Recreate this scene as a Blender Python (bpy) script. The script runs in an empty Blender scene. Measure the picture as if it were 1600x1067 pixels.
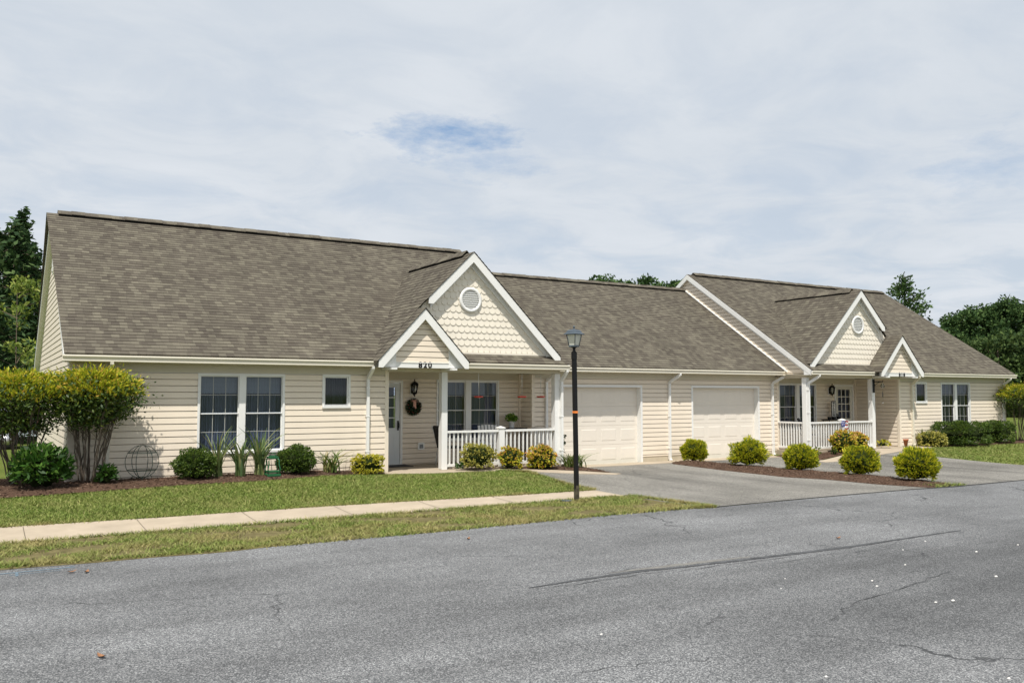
import bpy, bmesh, math, random
import numpy as np
from math import sin, cos, pi, radians
from mathutils import Vector, Matrix
random.seed(7); RNG = np.random.default_rng(11)
scene = bpy.context.scene
COL = scene.collection

# ------------------------------------------------------------------ camera, world, sun, exposure
cam_d = bpy.data.cameras.new('camera'); cam = bpy.data.objects.new('camera', cam_d); COL.objects.link(cam)
cam.location = (0, -18.325, 1.74)
cam.rotation_euler = (pi/2 + 0.0617, 0, -0.5478)
cam_d.sensor_width = 36; cam_d.lens = 36*1352.59/1600; cam_d.clip_end = 6000; cam_d.clip_start = .05
scene.camera = cam
scene.view_settings.view_transform = 'Standard'; scene.view_settings.look = 'None'
scene.view_settings.gamma = 1; scene.view_settings.exposure = 0.27
SUN_EL, SUN_AZ = radians(62), radians(37)          # azimuth: left of the facade's normal
sd = Vector((-sin(SUN_AZ)*cos(SUN_EL), -cos(SUN_AZ)*cos(SUN_EL), sin(SUN_EL)))
sun_d = bpy.data.lights.new('sun', 'SUN'); sun = bpy.data.objects.new('sun', sun_d); COL.objects.link(sun)
sun_d.energy = 4.3; sun_d.angle = radians(.8); sun_d.color = (1, .955, .88)
sun.rotation_euler = sd.to_track_quat('Z', 'Y').to_euler(); sun.location = (0, -20, 30)

w = bpy.data.worlds.new('World'); scene.world = w; w.use_nodes = True
nt = w.node_tree; N = nt.nodes; LK = nt.links
def nd(tree, typ, **kw):
    n = tree.nodes.new(typ)
    for k, v in kw.items():
        if k.startswith('i_'):
            n.inputs[int(k[2:]) if k[2:].isdigit() else k[2:].replace('_', ' ')].default_value = v
        else: setattr(n, k, v)
    return n
def ramp(tree, stops, interp='LINEAR'):
    n = tree.nodes.new('ShaderNodeValToRGB'); cr = n.color_ramp; cr.interpolation = interp
    while len(cr.elements) < len(stops): cr.elements.new(.5)
    for e, (p, c) in zip(cr.elements, stops):
        e.position = p; e.color = c if len(c) == 4 else (*c, 1)
    return n
def g1(v): return (v, v, v)
bg = N['Background']; bg.inputs['Strength'].default_value = .1
sky = nd(nt, 'ShaderNodeTexSky', sky_type='NISHITA', sun_disc=False, sun_elevation=SUN_EL, sun_rotation=math.atan2(sd.x, sd.y), dust_density=2.0, air_density=1.2)
tc = nd(nt, 'ShaderNodeTexCoord')
sep = nd(nt, 'ShaderNodeSeparateXYZ'); LK.new(tc.outputs['Generated'], sep.inputs[0])
# a cloud deck: direction projected on a horizontal sheet, so clouds shrink towards the horizon
zc = nd(nt, 'ShaderNodeMath', operation='MAXIMUM', i_1=.0); LK.new(sep.outputs['Z'], zc.inputs[0])
za = nd(nt, 'ShaderNodeMath', operation='ADD', i_1=.12); LK.new(zc.outputs[0], za.inputs[0])
px = nd(nt, 'ShaderNodeMath', operation='DIVIDE'); LK.new(sep.outputs['X'], px.inputs[0]); LK.new(za.outputs[0], px.inputs[1])
py = nd(nt, 'ShaderNodeMath', operation='DIVIDE'); LK.new(sep.outputs['Y'], py.inputs[0]); LK.new(za.outputs[0], py.inputs[1])
cmb = nd(nt, 'ShaderNodeCombineXYZ'); LK.new(px.outputs[0], cmb.inputs[0]); LK.new(py.outputs[0], cmb.inputs[1])
mp = nd(nt, 'ShaderNodeMapping'); mp.inputs['Rotation'].default_value = (0, 0, .55); mp.inputs['Scale'].default_value = (.85, 1.0, 1); LK.new(cmb.outputs[0], mp.inputs[0])
n1 = nd(nt, 'ShaderNodeTexNoise', i_Scale=.9, i_Detail=9, i_Roughness=.55, i_Distortion=.3); LK.new(mp.outputs[0], n1.inputs['Vector'])
n2 = nd(nt, 'ShaderNodeTexNoise', i_Scale=2.6, i_Detail=10, i_Roughness=.6, i_Distortion=.5); LK.new(mp.outputs[0], n2.inputs['Vector'])
# the thin spot in the deck, with ragged edges
def spot(dirv, rad, squash):
    sub = nd(nt, 'ShaderNodeVectorMath', operation='SUBTRACT'); sub.inputs[1].default_value = dirv; LK.new(tc.outputs['Generated'], sub.inputs[0])
    nz = nd(nt, 'ShaderNodeMapping'); nz.inputs['Rotation'].default_value = (0, 0, math.atan2(dirv[0], dirv[1])); nz.inputs['Scale'].default_value = (1, 1, squash); LK.new(sub.outputs[0], nz.inputs[0])
    ln = nd(nt, 'ShaderNodeVectorMath', operation='LENGTH'); LK.new(nz.outputs[0], ln.inputs[0])
    nn = nd(nt, 'ShaderNodeTexNoise', i_Scale=11, i_Detail=10, i_Roughness=.68); mm = nd(nt, 'ShaderNodeMapping'); mm.inputs['Scale'].default_value = (.8, .8, 2.4); LK.new(tc.outputs['Generated'], mm.inputs[0]); LK.new(mm.outputs[0], nn.inputs['Vector'])
    ad = nd(nt, 'ShaderNodeMath', operation='MULTIPLY_ADD', i_1=rad*4.4, i_2=-rad*2.0); LK.new(nn.outputs['Fac'], ad.inputs[0])
    s = nd(nt, 'ShaderNodeMath', operation='ADD'); LK.new(ln.outputs['Value'], s.inputs[0]); LK.new(ad.outputs[0], s.inputs[1])
    mr = nd(nt, 'ShaderNodeMapRange', i_1=rad*.1, i_2=rad*1.3, i_3=1.0, i_4=0.0); mr.clamp = True; LK.new(s.outputs[0], mr.inputs[0])
    return mr
s1 = spot((.440, .850, .292), .085, 3.2); s2 = spot((.86, .455, .232), .07, 2.2); s3 = spot((.478, .838, .262), .06, 3.4)
mx = nd(nt, 'ShaderNodeMath', operation='MAXIMUM'); LK.new(s1.outputs[0], mx.inputs[0])
s2m = nd(nt, 'ShaderNodeMath', operation='MULTIPLY', i_1=.5); LK.new(s2.outputs[0], s2m.inputs[0])
s3m = nd(nt, 'ShaderNodeMath', operation='MULTIPLY', i_1=.6); LK.new(s3.outputs[0], s3m.inputs[0])
mx2 = nd(nt, 'ShaderNodeMath', operation='MAXIMUM'); LK.new(s2m.outputs[0], mx2.inputs[0]); LK.new(s3m.outputs[0], mx2.inputs[1]); LK.new(mx2.outputs[0], mx.inputs[1])
thin = ramp(nt, [(.36, g1(.34)), (.56, g1(0))]); LK.new(n2.outputs['Fac'], thin.inputs[0])
lowz = nd(nt, 'ShaderNodeMapRange', i_1=.05, i_2=.42, i_3=1.0, i_4=.15); LK.new(sep.outputs['Z'], lowz.inputs[0])
th2 = nd(nt, 'ShaderNodeMath', operation='MULTIPLY'); LK.new(thin.outputs[0], th2.inputs[0]); LK.new(lowz.outputs[0], th2.inputs[1])
gap = nd(nt, 'ShaderNodeMath', operation='MAXIMUM'); LK.new(mx.outputs[0], gap.inputs[0]); LK.new(th2.outputs[0], gap.inputs[1])
cn = nd(nt, 'ShaderNodeMath', operation='MULTIPLY_ADD', i_1=.45); cn2 = nd(nt, 'ShaderNodeMath', operation='MULTIPLY', i_1=.55)
LK.new(n1.outputs['Fac'], cn2.inputs[0]); LK.new(n2.outputs['Fac'], cn.inputs[0]); LK.new(cn2.outputs[0], cn.inputs[2])
cl = ramp(nt, [(.33, (5.1, 5.6, 6.2)), (.5, (5.6, 6.02, 6.53)), (.64, (6.15, 6.5, 6.95))]); LK.new(cn.outputs[0], cl.inputs[0])
blue = nd(nt, 'ShaderNodeMix', data_type='RGBA', i_0=.55); blue.inputs[6].default_value = (2.6, 4.1, 6.6, 1); LK.new(sky.outputs[0], blue.inputs[7])
mixs = nd(nt, 'ShaderNodeMix', data_type='RGBA'); LK.new(gap.outputs[0], mixs.inputs[0]); LK.new(cl.outputs[0], mixs.inputs[6]); LK.new(blue.outputs[2], mixs.inputs[7])
LK.new(mixs.outputs[2], bg.inputs['Color'])

# ------------------------------------------------------------------ helpers
class MB:
    """collects faces in world space; T maps the caller's coordinates to world"""
    def __init__(s, T=None): s.v = []; s.f = []; s.uv = {}; s.m = {}; s.T = T or (lambda a, b, c: (a, b, c)); s.mi = 0; s.sm = set()
    def P(s, p): s.v.append(s.T(*p)); return len(s.v)-1
    def face(s, pts, uv=None):
        idx = [s.P(p) for p in pts]; s.f.append(idx)
        if uv: s.uv[len(s.f)-1] = uv
        if s.mi: s.m[len(s.f)-1] = s.mi
    def box(s, x0, x1, y0, y1, z0, z1, ch=0):
        if ch:
            return s.prism([(x0+ch, z0), (x1-ch, z0), (x1, z0+ch), (x1, z1-ch), (x1-ch, z1), (x0+ch, z1), (x0, z1-ch), (x0, z0+ch)], y0, y1)
        a = [(x0, y0, z0), (x1, y0, z0), (x1, y1, z0), (x0, y1, z0), (x0, y0, z1), (x1, y0, z1), (x1, y1, z1), (x0, y1, z1)]
        for q in ((0, 3, 2, 1), (4, 5, 6, 7), (0, 1, 5, 4), (1, 2, 6, 5), (2, 3, 7, 6), (3, 0, 4, 7)): s.face([a[i] for i in q])
    def prism(s, poly, y0, y1, axis='y'):
        """poly in (a, b), swept along axis"""
        f = {'y': lambda a, b, t: (a, t, b), 'x': lambda a, b, t: (t, a, b), 'z': lambda a, b, t: (a, b, t)}[axis]
        s.face([f(a, b, y0) for a, b in poly]); s.face([f(a, b, y1) for a, b in reversed(poly)])
        n = len(poly)
        for i in range(n):
            a, b = poly[i], poly[(i+1) % n]
            s.face([f(*a, y0), f(*b, y0), f(*b, y1), f(*a, y1)])
    def tube(s, path, r, n=6, cap=True):
        path = [Vector(p) for p in path]; rs = r if isinstance(r, (list, tuple)) else [r]*len(path)
        rings = []
        for i, p in enumerate(path):
            d = (path[min(i+1, len(path)-1)] - path[max(i-1, 0)]).normalized()
            a = d.cross(Vector((0, 0, 1)) if abs(d.z) < .9 else Vector((1, 0, 0))).normalized(); b = d.cross(a)
            rings.append([s.P(tuple(p + (a*cos(2*pi*k/n) + b*sin(2*pi*k/n))*rs[i])) for k in range(n)])
        for i in range(len(rings)-1):
            for k in range(n):
                s.sm.add(len(s.f)); s.f.append([rings[i][k], rings[i][(k+1) % n], rings[i+1][(k+1) % n], rings[i+1][k]])
        if cap: s.f.append(rings[0][::-1]); s.f.append(rings[-1])
    def lathe(s, prof, c=(0, 0, 0), n=20):
        rings = [[s.P((c[0]+r*cos(2*pi*k/n), c[1]+r*sin(2*pi*k/n), c[2]+z)) for k in range(n)] for r, z in prof]
        for i in range(len(rings)-1):
            for k in range(n):
                s.sm.add(len(s.f)); s.f.append([rings[i][k], rings[i][(k+1) % n], rings[i+1][(k+1) % n], rings[i+1][k]])
        s.f.append(rings[0][::-1]); s.f.append(rings[-1])
    def build(s, name, mats, parent=None, bevel=0):
        off = Vector(ORIG.get(parent.name, (0, 0, 0))) if parent else Vector((0, 0, 0))
        me = bpy.data.meshes.new(name); me.from_pydata([tuple(Vector(v)-off) for v in s.v], [], s.f)
        if s.uv:
            ul = me.uv_layers.new(name='UVMap').data
            for p in me.polygons:
                u = s.uv.get(p.index)
                if u:
                    for li, c in zip(p.loop_indices, u): ul[li].uv = c
        for m in (mats if isinstance(mats, (list, tuple)) else [mats]): me.materials.append(m)
        for i, k in s.m.items(): me.polygons[i].material_index = k
        for i in s.sm: me.polygons[i].use_smooth = True
        o = bpy.data.objects.new(name, me); COL.objects.link(o)
        if parent: o.parent = parent; ORIG[o.name] = tuple(off)
        if bevel:
            b = o.modifiers.new('bevel', 'BEVEL'); b.width = bevel; b.segments = 2; b.limit_method = 'ANGLE'
        return o
ORIG = {}
def tag(o, label=None, cat=None, group=None, kind=None):
    for k, v in (('label', label), ('category', cat), ('group', group), ('kind', kind)):
        if v: o[k] = v
    return o
def empty(name, loc, label, cat, group=None):
    o = bpy.data.objects.new(name, None); o.location = loc; o.empty_display_size = .1; COL.objects.link(o)
    ORIG[o.name] = tuple(loc); return tag(o, label, cat, group)
def text_mesh(name, fc, mat, parent):
    t = bpy.data.objects.new('tmp_text', fc); COL.objects.link(t); bpy.context.view_layer.update()
    me = bpy.data.meshes.new_from_object(t.evaluated_get(bpy.context.evaluated_depsgraph_get())); me.name = name
    bpy.data.objects.remove(t); bpy.data.curves.remove(fc); me.materials.clear(); me.materials.append(mat)
    o = bpy.data.objects.new(name, me); COL.objects.link(o); o.parent = parent; return o
def copy_tree(o, parent=None):
    c = o.copy(); COL.objects.link(c)
    if parent: c.parent = parent
    for ch in [q for q in bpy.data.objects if q.parent == o]: copy_tree(ch, c)
    return c

# ------------------------------------------------------------------ materials
def new_mat(name):
    m = bpy.data.materials.new(name); m.use_nodes = True
    return m, m.node_tree, m.node_tree.nodes['Principled BSDF']
def M(name, col, rough=.6, var=.08, scale=6, spec=.3, metal=0, bump=0, bscale=60, stretch=(1, 1, 1)):
    m, t, b = new_mat(name)
    c = nd(t, 'ShaderNodeTexCoord'); mpn = nd(t, 'ShaderNodeMapping'); mpn.inputs['Scale'].default_value = stretch; t.links.new(c.outputs['Object'], mpn.inputs[0])
    n = nd(t, 'ShaderNodeTexNoise', i_Scale=scale, i_Detail=6, i_Roughness=.6); t.links.new(mpn.outputs[0], n.inputs['Vector'])
    r = ramp(t, [(.25, tuple(x*(1-var) for x in col)), (.75, tuple(min(1, x*(1+var)) for x in col))]); t.links.new(n.outputs['Fac'], r.inputs[0])
    t.links.new(r.outputs[0], b.inputs['Base Color'])
    b.inputs['Roughness'].default_value = rough; b.inputs['Specular IOR Level'].default_value = spec; b.inputs['Metallic'].default_value = metal
    if bump:
        n2 = nd(t, 'ShaderNodeTexNoise', i_Scale=bscale, i_Detail=4); t.links.new(c.outputs['Object'], n2.inputs['Vector'])
        bp = nd(t, 'ShaderNodeBump', i_Strength=bump, i_Distance=.01); t.links.new(n2.outputs['Fac'], bp.inputs['Height']); t.links.new(bp.outputs[0], b.inputs['Normal'])
    return m
def leafmat(name, stops, rough=.5, trans=.3, spec=.35):
    m, t, b = new_mat(name)
    gm = nd(t, 'ShaderNodeNewGeometry'); r = ramp(t, stops); t.links.new(gm.outputs['Random Per Island'], r.inputs[0])
    t.links.new(r.outputs[0], b.inputs['Base Color']); b.inputs['Roughness'].default_value = rough; b.inputs['Specular IOR Level'].default_value = spec
    tr = nd(t, 'ShaderNodeBsdfTranslucent'); t.links.new(r.outputs[0], tr.inputs[0])
    mxn = nd(t, 'ShaderNodeMixShader', i_0=trans); t.links.new(b.outputs[0], mxn.inputs[1]); t.links.new(tr.outputs[0], mxn.inputs[2])
    t.links.new(mxn.outputs[0], t.nodes['Material Output'].inputs[0]); return m
mSiding = M('vinyl_siding', (.80, .70, .572), .5, .06, 1.2, .35, stretch=(1, 1, .3))
mScallop = M('cream_scallop', (.79, .73, .62), .55, .04, 2)
mTrim = M('white_trim', (.79, .785, .76), .45, .035, 3, .35)
mCream = M('cream_metal', (.72, .675, .56), .42, .05, 2, .4)
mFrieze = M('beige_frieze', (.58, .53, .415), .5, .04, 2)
mCorner = M('beige_corner', (.79, .70, .575), .5, .03, 2)
mGar = M('garage_door_paint', (.765, .705, .62), .5, .03, 2, .25)
mDoor = M('pale_door_paint', (.66, .69, .70), .4, .03, 2, .4)
mDoorW = M('ivory_door_paint', (.70, .68, .60), .4, .03, 2, .4)
mConc = M('concrete', (.40, .335, .255), .85, .16, 2.2, .15, bump=.25, bscale=90)
mFound = M('tan_foundation', (.52, .455, .345), .85, .12, 3, .15, bump=.2)
mBlack = M('black_metal', (.009, .009, .010), .5, .2, 8, .25)
mCharcoal = M('charcoal', (.03, .03, .032), .7, .2, 8)
mGalv = M('weathered_lantern_metal', (.065, .085, .105), .42, .25, 9, .5)
mRidgeGap = M('ridge_gap', (.012, .011, .010), .9, .1, 5, .1)
mCurtain = M('grey_curtain', (.20, .215, .275), .9, .2, 2, .1, stretch=(9, 1, .3))
mMuntin = M('grey_muntin', (.40, .40, .37), .5, .05, 4)
mDim = M('dim_shade', (.085, .10, .095), .9, .15, 3, .1)
mBlind = M('pale_blind', (.36, .38, .38), .7, .05, 4)
mRed = M('red_plastic', (.62, .035, .02), .3, .08, 9, .5)
mOrange = M('orange_tape', (.85, .24, .05), .5, .05, 9)
mTerra = M('terracotta', (.36, .13, .065), .75, .12, 14, .2)
mGreenP = M('green_plastic', (.018, .115, .042), .35, .12, 8, .5)
mWire = M('dark_green_wire', (.02, .05, .035), .45, .1, 8, .4)
mWhiteP = M('white_resin', (.72, .72, .70), .4, .05, 5, .4)
mBark = M('brown_bark', (.13, .10, .075), .9, .35, 12, .1, bump=.6, bscale=30)
mStem = M('grey_stem', (.13, .105, .082), .85, .3, 10, .15, bump=.3)
mStone = M('white_stone', (.72, .70, .66), .8, .1, 30, .2)
mLeafDead = M('dead_leaf', (.27, .14, .075), .8, .25, 30, .1)
mRubber = M('tyre_rubber', (.02, .02, .02), .8, .1, 10, .2)
mCar = M('silver_car_paint', (.46, .52, .58), .25, .03, 3, .6, metal=.3)
mChrome = M('wheel_metal', (.5, .5, .52), .3, .05, 5, .5, metal=.8)
mSmoke = M('lamp_frost', (.60, .60, .52), .35, .08, 7, .4)
mCarGlass = M('car_window', (.03, .035, .04), .06, .05, 3, .6)
mRibbon = M('pink_ribbon', (.62, .34, .27), .7, .1, 9)
mSignW = M('whitewashed_wood', (.66, .65, .62), .8, .12, 14, .15)

def glass_mat(name, tint, base):
    m = bpy.data.materials.new(name); m.use_nodes = True; t = m.node_tree; t.nodes.remove(t.nodes['Principled BSDF'])
    tr = nd(t, 'ShaderNodeBsdfTransparent'); tr.inputs[0].default_value = (*tint, 1)
    gl = nd(t, 'ShaderNodeBsdfGlossy', i_Roughness=.03); fr = nd(t, 'ShaderNodeFresnel', i_IOR=1.5)
    ad = nd(t, 'ShaderNodeMath', operation='ADD', i_1=base); t.links.new(fr.outputs[0], ad.inputs[0])
    mxn = nd(t, 'ShaderNodeMixShader'); t.links.new(ad.outputs[0], mxn.inputs[0]); t.links.new(tr.outputs[0], mxn.inputs[1]); t.links.new(gl.outputs[0], mxn.inputs[2])
    t.links.new(mxn.outputs[0], t.nodes['Material Output'].inputs[0]); return m
mGlass = glass_mat('window_glass', (.60, .66, .74), .015)
mClear = glass_mat('clear_glass', (.86, .9, .9), .05)

def shingle_mat():
    m, t, b = new_mat('roof_shingles'); l = t.links
    uv = nd(t, 'ShaderNodeUVMap'); sp = nd(t, 'ShaderNodeSeparateXYZ'); l.new(uv.outputs[0], sp.inputs[0])
    row = nd(t, 'ShaderNodeMath', operation='DIVIDE', i_1=.127); l.new(sp.outputs['Y'], row.inputs[0])
    rf = nd(t, 'ShaderNodeMath', operation='FLOOR'); l.new(row.outputs[0], rf.inputs[0])
    wr = nd(t, 'ShaderNodeTexWhiteNoise', noise_dimensions='1D'); l.new(rf.outputs[0], wr.inputs['W'])
    def cell(width, k):
        u = nd(t, 'ShaderNodeMath', operation='DIVIDE', i_1=width); l.new(sp.outputs['X'], u.inputs[0])
        sh = nd(t, 'ShaderNodeMath', operation='MULTIPLY_ADD', i_1=k); l.new(wr.outputs['Value'], sh.inputs[0]); l.new(u.outputs[0], sh.inputs[2])
        fl = nd(t, 'ShaderNodeMath', operation='FLOOR'); l.new(sh.outputs[0], fl.inputs[0])
        cb = nd(t, 'ShaderNodeCombineXYZ'); l.new(fl.outputs[0], cb.inputs[0]); l.new(rf.outputs[0], cb.inputs[1]); cb.inputs[2].default_value = k
        wn = nd(t, 'ShaderNodeTexWhiteNoise', noise_dimensions='3D'); l.new(cb.outputs[0], wn.inputs['Vector'])
        fr = nd(t, 'ShaderNodeMath', operation='FRACT'); l.new(sh.outputs[0], fr.inputs[0])
        return wn, fr
    a, fa = cell(.152, 7.3); c, fc = cell(.24, 13.1)
    av = nd(t, 'ShaderNodeMath', operation='MULTIPLY_ADD', i_1=.70); l.new(a.outputs['Value'], av.inputs[0])
    c2 = nd(t, 'ShaderNodeMath', operation='MULTIPLY', i_1=.30); l.new(c.outputs['Value'], c2.inputs[0]); l.new(c2.outputs[0], av.inputs[2])
    r = ramp(t, [(.10, (.084, .072, .058)), (.36, (.103, .090, .071)), (.52, (.116, .102, .080)), (.70, (.132, .118, .091)), (.95, (.160, .144, .110))]); l.new(av.outputs[0], r.inputs[0])
    # tab slots
    sl = nd(t, 'ShaderNodeMath', operation='LESS_THAN', i_1=.05); l.new(fa.outputs[0], sl.inputs[0])
    slm = nd(t, 'ShaderNodeMath', operation='MULTIPLY', i_1=.3); l.new(sl.outputs[0], slm.inputs[0])
    mk = nd(t, 'ShaderNodeMix', data_type='RGBA'); l.new(slm.outputs[0], mk.inputs[0]); l.new(r.outputs[0], mk.inputs[6]); mk.inputs[7].default_value = (.03, .026, .023, 1)
    # weather streaks down the slope and granules
    mpn = nd(t, 'ShaderNodeMapping'); mpn.inputs['Scale'].default_value = (1.1, .16, 1); l.new(uv.outputs[0], mpn.inputs[0])
    ns = nd(t, 'ShaderNodeTexNoise', i_Scale=1.0, i_Detail=6, i_Roughness=.6); l.new(mpn.outputs[0], ns.inputs['Vector'])
    st = ramp(t, [(.3, g1(.84)), (.7, g1(1.09))]); l.new(ns.outputs['Fac'], st.inputs[0])
    m1 = nd(t, 'ShaderNodeMix', data_type='RGBA', blend_type='MULTIPLY', i_0=1.0); l.new(mk.outputs[2], m1.inputs[6]); l.new(st.outputs[0], m1.inputs[7])
    gr = nd(t, 'ShaderNodeTexNoise', i_Scale=160, i_Detail=2); l.new(uv.outputs[0], gr.inputs['Vector'])
    gs = ramp(t, [(.3, g1(.7)), (.7, g1(1.3))]); l.new(gr.outputs['Fac'], gs.inputs[0])
    m2 = nd(t, 'ShaderNodeMix', data_type='RGBA', blend_type='MULTIPLY', i_0=.7); l.new(m1.outputs[2], m2.inputs[6]); l.new(gs.outputs[0], m2.inputs[7])
    l.new(m2.outputs[2], b.inputs['Base Color']); b.inputs['Roughness'].default_value = .9; b.inputs['Specular IOR Level'].default_value = .15
    bp = nd(t, 'ShaderNodeBump', i_Strength=.35, i_Distance=.006); l.new(gr.outputs['Fac'], bp.inputs['Height']); l.new(bp.outputs[0], b.inputs['Normal'])
    return m
mShingle = shingle_mat()

def asphalt(name, dark, mid, light, warm, crack):
    m, t, b = new_mat(name); l = t.links
    c = nd(t, 'ShaderNodeTexCoord')
    v = nd(t, 'ShaderNodeTexVoronoi', i_Scale=110); l.new(c.outputs['Object'], v.inputs['Vector'])
    wn = nd(t, 'ShaderNodeTexWhiteNoise', noise_dimensions='3D'); l.new(v.outputs['Color'], wn.inputs['Vector'])
    r = ramp(t, [(0, dark), (.45, mid), (.82, light), (.97, tuple(min(1, x*1.55) for x in light))]); l.new(wn.outputs['Value'], r.inputs[0])
    ng = nd(t, 'ShaderNodeTexNoise', i_Scale=.35, i_Detail=7, i_Roughness=.6); l.new(c.outputs['Object'], ng.inputs['Vector'])
    rg = ramp(t, [(.3, g1(.66)), (.5, g1(.98)), (.7, g1(1.2))]); l.new(ng.outputs['Fac'], rg.inputs[0])
    m1 = nd(t, 'ShaderNodeMix', data_type='RGBA', blend_type='MULTIPLY', i_0=1.0); l.new(r.outputs[0], m1.inputs[6]); l.new(rg.outputs[0], m1.inputs[7])
    # wheel-track streaks along the road
    mp2 = nd(t, 'ShaderNodeMapping'); mp2.inputs['Scale'].default_value = (.10, 1.0, 1) if warm == 0 else (.9, .14, 1); l.new(c.outputs['Object'], mp2.inputs[0])
    nsr = nd(t, 'ShaderNodeTexNoise', i_Scale=1.4, i_Detail=8, i_Roughness=.62); l.new(mp2.outputs[0], nsr.inputs['Vector'])
    rs = ramp(t, [(.32, g1(.74 if warm == 0 else .60)), (.5, g1(1.0)), (.7, g1(1.14 if warm == 0 else 1.22))]); l.new(nsr.outputs['Fac'], rs.inputs[0])
    m2 = nd(t, 'ShaderNodeMix', data_type='RGBA', blend_type='MULTIPLY', i_0=.9); l.new(m1.outputs[2], m2.inputs[6]); l.new(rs.outputs[0], m2.inputs[7])
    if warm == 0:   # darker area of asphalt near the lower right, with a ragged outline
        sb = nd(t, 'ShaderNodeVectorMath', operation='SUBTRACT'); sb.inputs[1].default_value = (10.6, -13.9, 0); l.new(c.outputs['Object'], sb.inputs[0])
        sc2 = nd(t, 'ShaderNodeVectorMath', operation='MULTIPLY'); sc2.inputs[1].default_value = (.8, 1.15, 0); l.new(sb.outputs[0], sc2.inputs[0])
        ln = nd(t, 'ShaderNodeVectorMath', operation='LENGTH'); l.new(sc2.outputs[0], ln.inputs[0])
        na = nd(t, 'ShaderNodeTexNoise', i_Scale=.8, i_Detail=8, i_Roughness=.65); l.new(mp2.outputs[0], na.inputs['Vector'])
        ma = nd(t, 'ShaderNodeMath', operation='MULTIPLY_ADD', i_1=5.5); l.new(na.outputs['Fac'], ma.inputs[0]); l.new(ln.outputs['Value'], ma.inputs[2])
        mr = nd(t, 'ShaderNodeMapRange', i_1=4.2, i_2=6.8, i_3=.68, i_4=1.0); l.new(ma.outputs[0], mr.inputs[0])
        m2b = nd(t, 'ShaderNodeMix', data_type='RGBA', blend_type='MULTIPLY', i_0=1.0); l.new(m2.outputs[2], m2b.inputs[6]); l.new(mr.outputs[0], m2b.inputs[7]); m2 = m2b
    # fine cracks
    nw = nd(t, 'ShaderNodeTexNoise', i_Scale=1.6, i_Detail=6); l.new(c.outputs['Object'], nw.inputs['Vector'])
    av = nd(t, 'ShaderNodeVectorMath', operation='MULTIPLY_ADD'); av.inputs[1].default_value = (.9, .9, 0); l.new(nw.outputs['Color'], av.inputs[0]); l.new(c.outputs['Object'], av.inputs[2])
    vc = nd(t, 'ShaderNodeTexVoronoi', feature='DISTANCE_TO_EDGE', i_Scale=.30); l.new(av.outputs[0], vc.inputs['Vector'])
    lt = nd(t, 'ShaderNodeMath', operation='LESS_THAN', i_1=.0032); l.new(vc.outputs['Distance'], lt.inputs[0])
    np_ = nd(t, 'ShaderNodeTexNoise', i_Scale=.45, i_Detail=3); l.new(c.outputs['Object'], np_.inputs['Vector'])
    gp = ramp(t, [(.46, g1(0)), (.6, g1(crack))]); l.new(np_.outputs['Fac'], gp.inputs[0])
    mu = nd(t, 'ShaderNodeMath', operation='MULTIPLY'); l.new(lt.outputs[0], mu.inputs[0]); l.new(gp.outputs[0], mu.inputs[1])
    m3 = nd(t, 'ShaderNodeMix', data_type='RGBA'); l.new(mu.outputs[0], m3.inputs[0]); l.new(m2.outputs[2], m3.inputs[6]); m3.inputs[7].default_value = (.025, .026, .028, 1)
    l.new(m3.outputs[2], b.inputs['Base Color']); b.inputs['Roughness'].default_value = .82; b.inputs['Specular IOR Level'].default_value = .3
    bp = nd(t, 'ShaderNodeBump', i_Strength=.5, i_Distance=.006); l.new(wn.outputs['Value'], bp.inputs['Height']); l.new(bp.outputs[0], b.inputs['Normal'])
    return m
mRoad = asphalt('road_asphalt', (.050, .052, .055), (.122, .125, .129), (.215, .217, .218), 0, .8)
mDrive = asphalt('driveway_asphalt', (.085, .082, .075), (.158, .150, .134), (.255, .242, .215), 1, .5)

def lawn_mat():
    m, t, b = new_mat('lawn_soil_green'); l = t.links; c = nd(t, 'ShaderNodeTexCoord')
    n = nd(t, 'ShaderNodeTexNoise', i_Scale=.55, i_Detail=8, i_Roughness=.65); l.new(c.outputs['Object'], n.inputs['Vector'])
    r = ramp(t, [(.3, (.080, .110, .024)), (.55, (.115, .145, .034)), (.75, (.17, .16, .055))]); l.new(n.outputs['Fac'], r.inputs[0])
    l.new(r.outputs[0], b.inputs['Base Color']); b.inputs['Roughness'].default_value = .95; b.inputs['Specular IOR Level'].default_value = .05
    n2 = nd(t, 'ShaderNodeTexNoise', i_Scale=45, i_Detail=5); l.new(c.outputs['Object'], n2.inputs['Vector'])
    bp = nd(t, 'ShaderNodeBump', i_Strength=.8, i_Distance=.04); l.new(n2.outputs['Fac'], bp.inputs['Height']); l.new(bp.outputs[0], b.inputs['Normal'])
    return m
mLawn = lawn_mat()
def blade_mat(name, dry):
    m, t, b = new_mat(name); l = t.links; c = nd(t, 'ShaderNodeTexCoord')
    gm = nd(t, 'ShaderNodeNewGeometry')
    r = ramp(t, [(0, (.085, .138, .022)), (.45, (.148, .210, .036)), (.8, (.220, .265, .060)), (1, (.36, .33, .14))]); l.new(gm.outputs['Random Per Island'], r.inputs[0])
    n = nd(t, 'ShaderNodeTexNoise', i_Scale=1.1, i_Detail=6, i_Roughness=.7); l.new(c.outputs['Object'], n.inputs['Vector'])
    f = ramp(t, [(.42, g1(0)), (.68, g1(dry))]); l.new(n.outputs['Fac'], f.inputs[0])
    mxn = nd(t, 'ShaderNodeMix', data_type='RGBA'); l.new(f.outputs[0], mxn.inputs[0]); l.new(r.outputs[0], mxn.inputs[6]); mxn.inputs[7].default_value = (.34, .265, .12, 1)
    l.new(mxn.outputs[2], b.inputs['Base Color']); b.inputs['Roughness'].default_value = .6; b.inputs['Specular IOR Level'].default_value = .2
    return m
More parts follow.
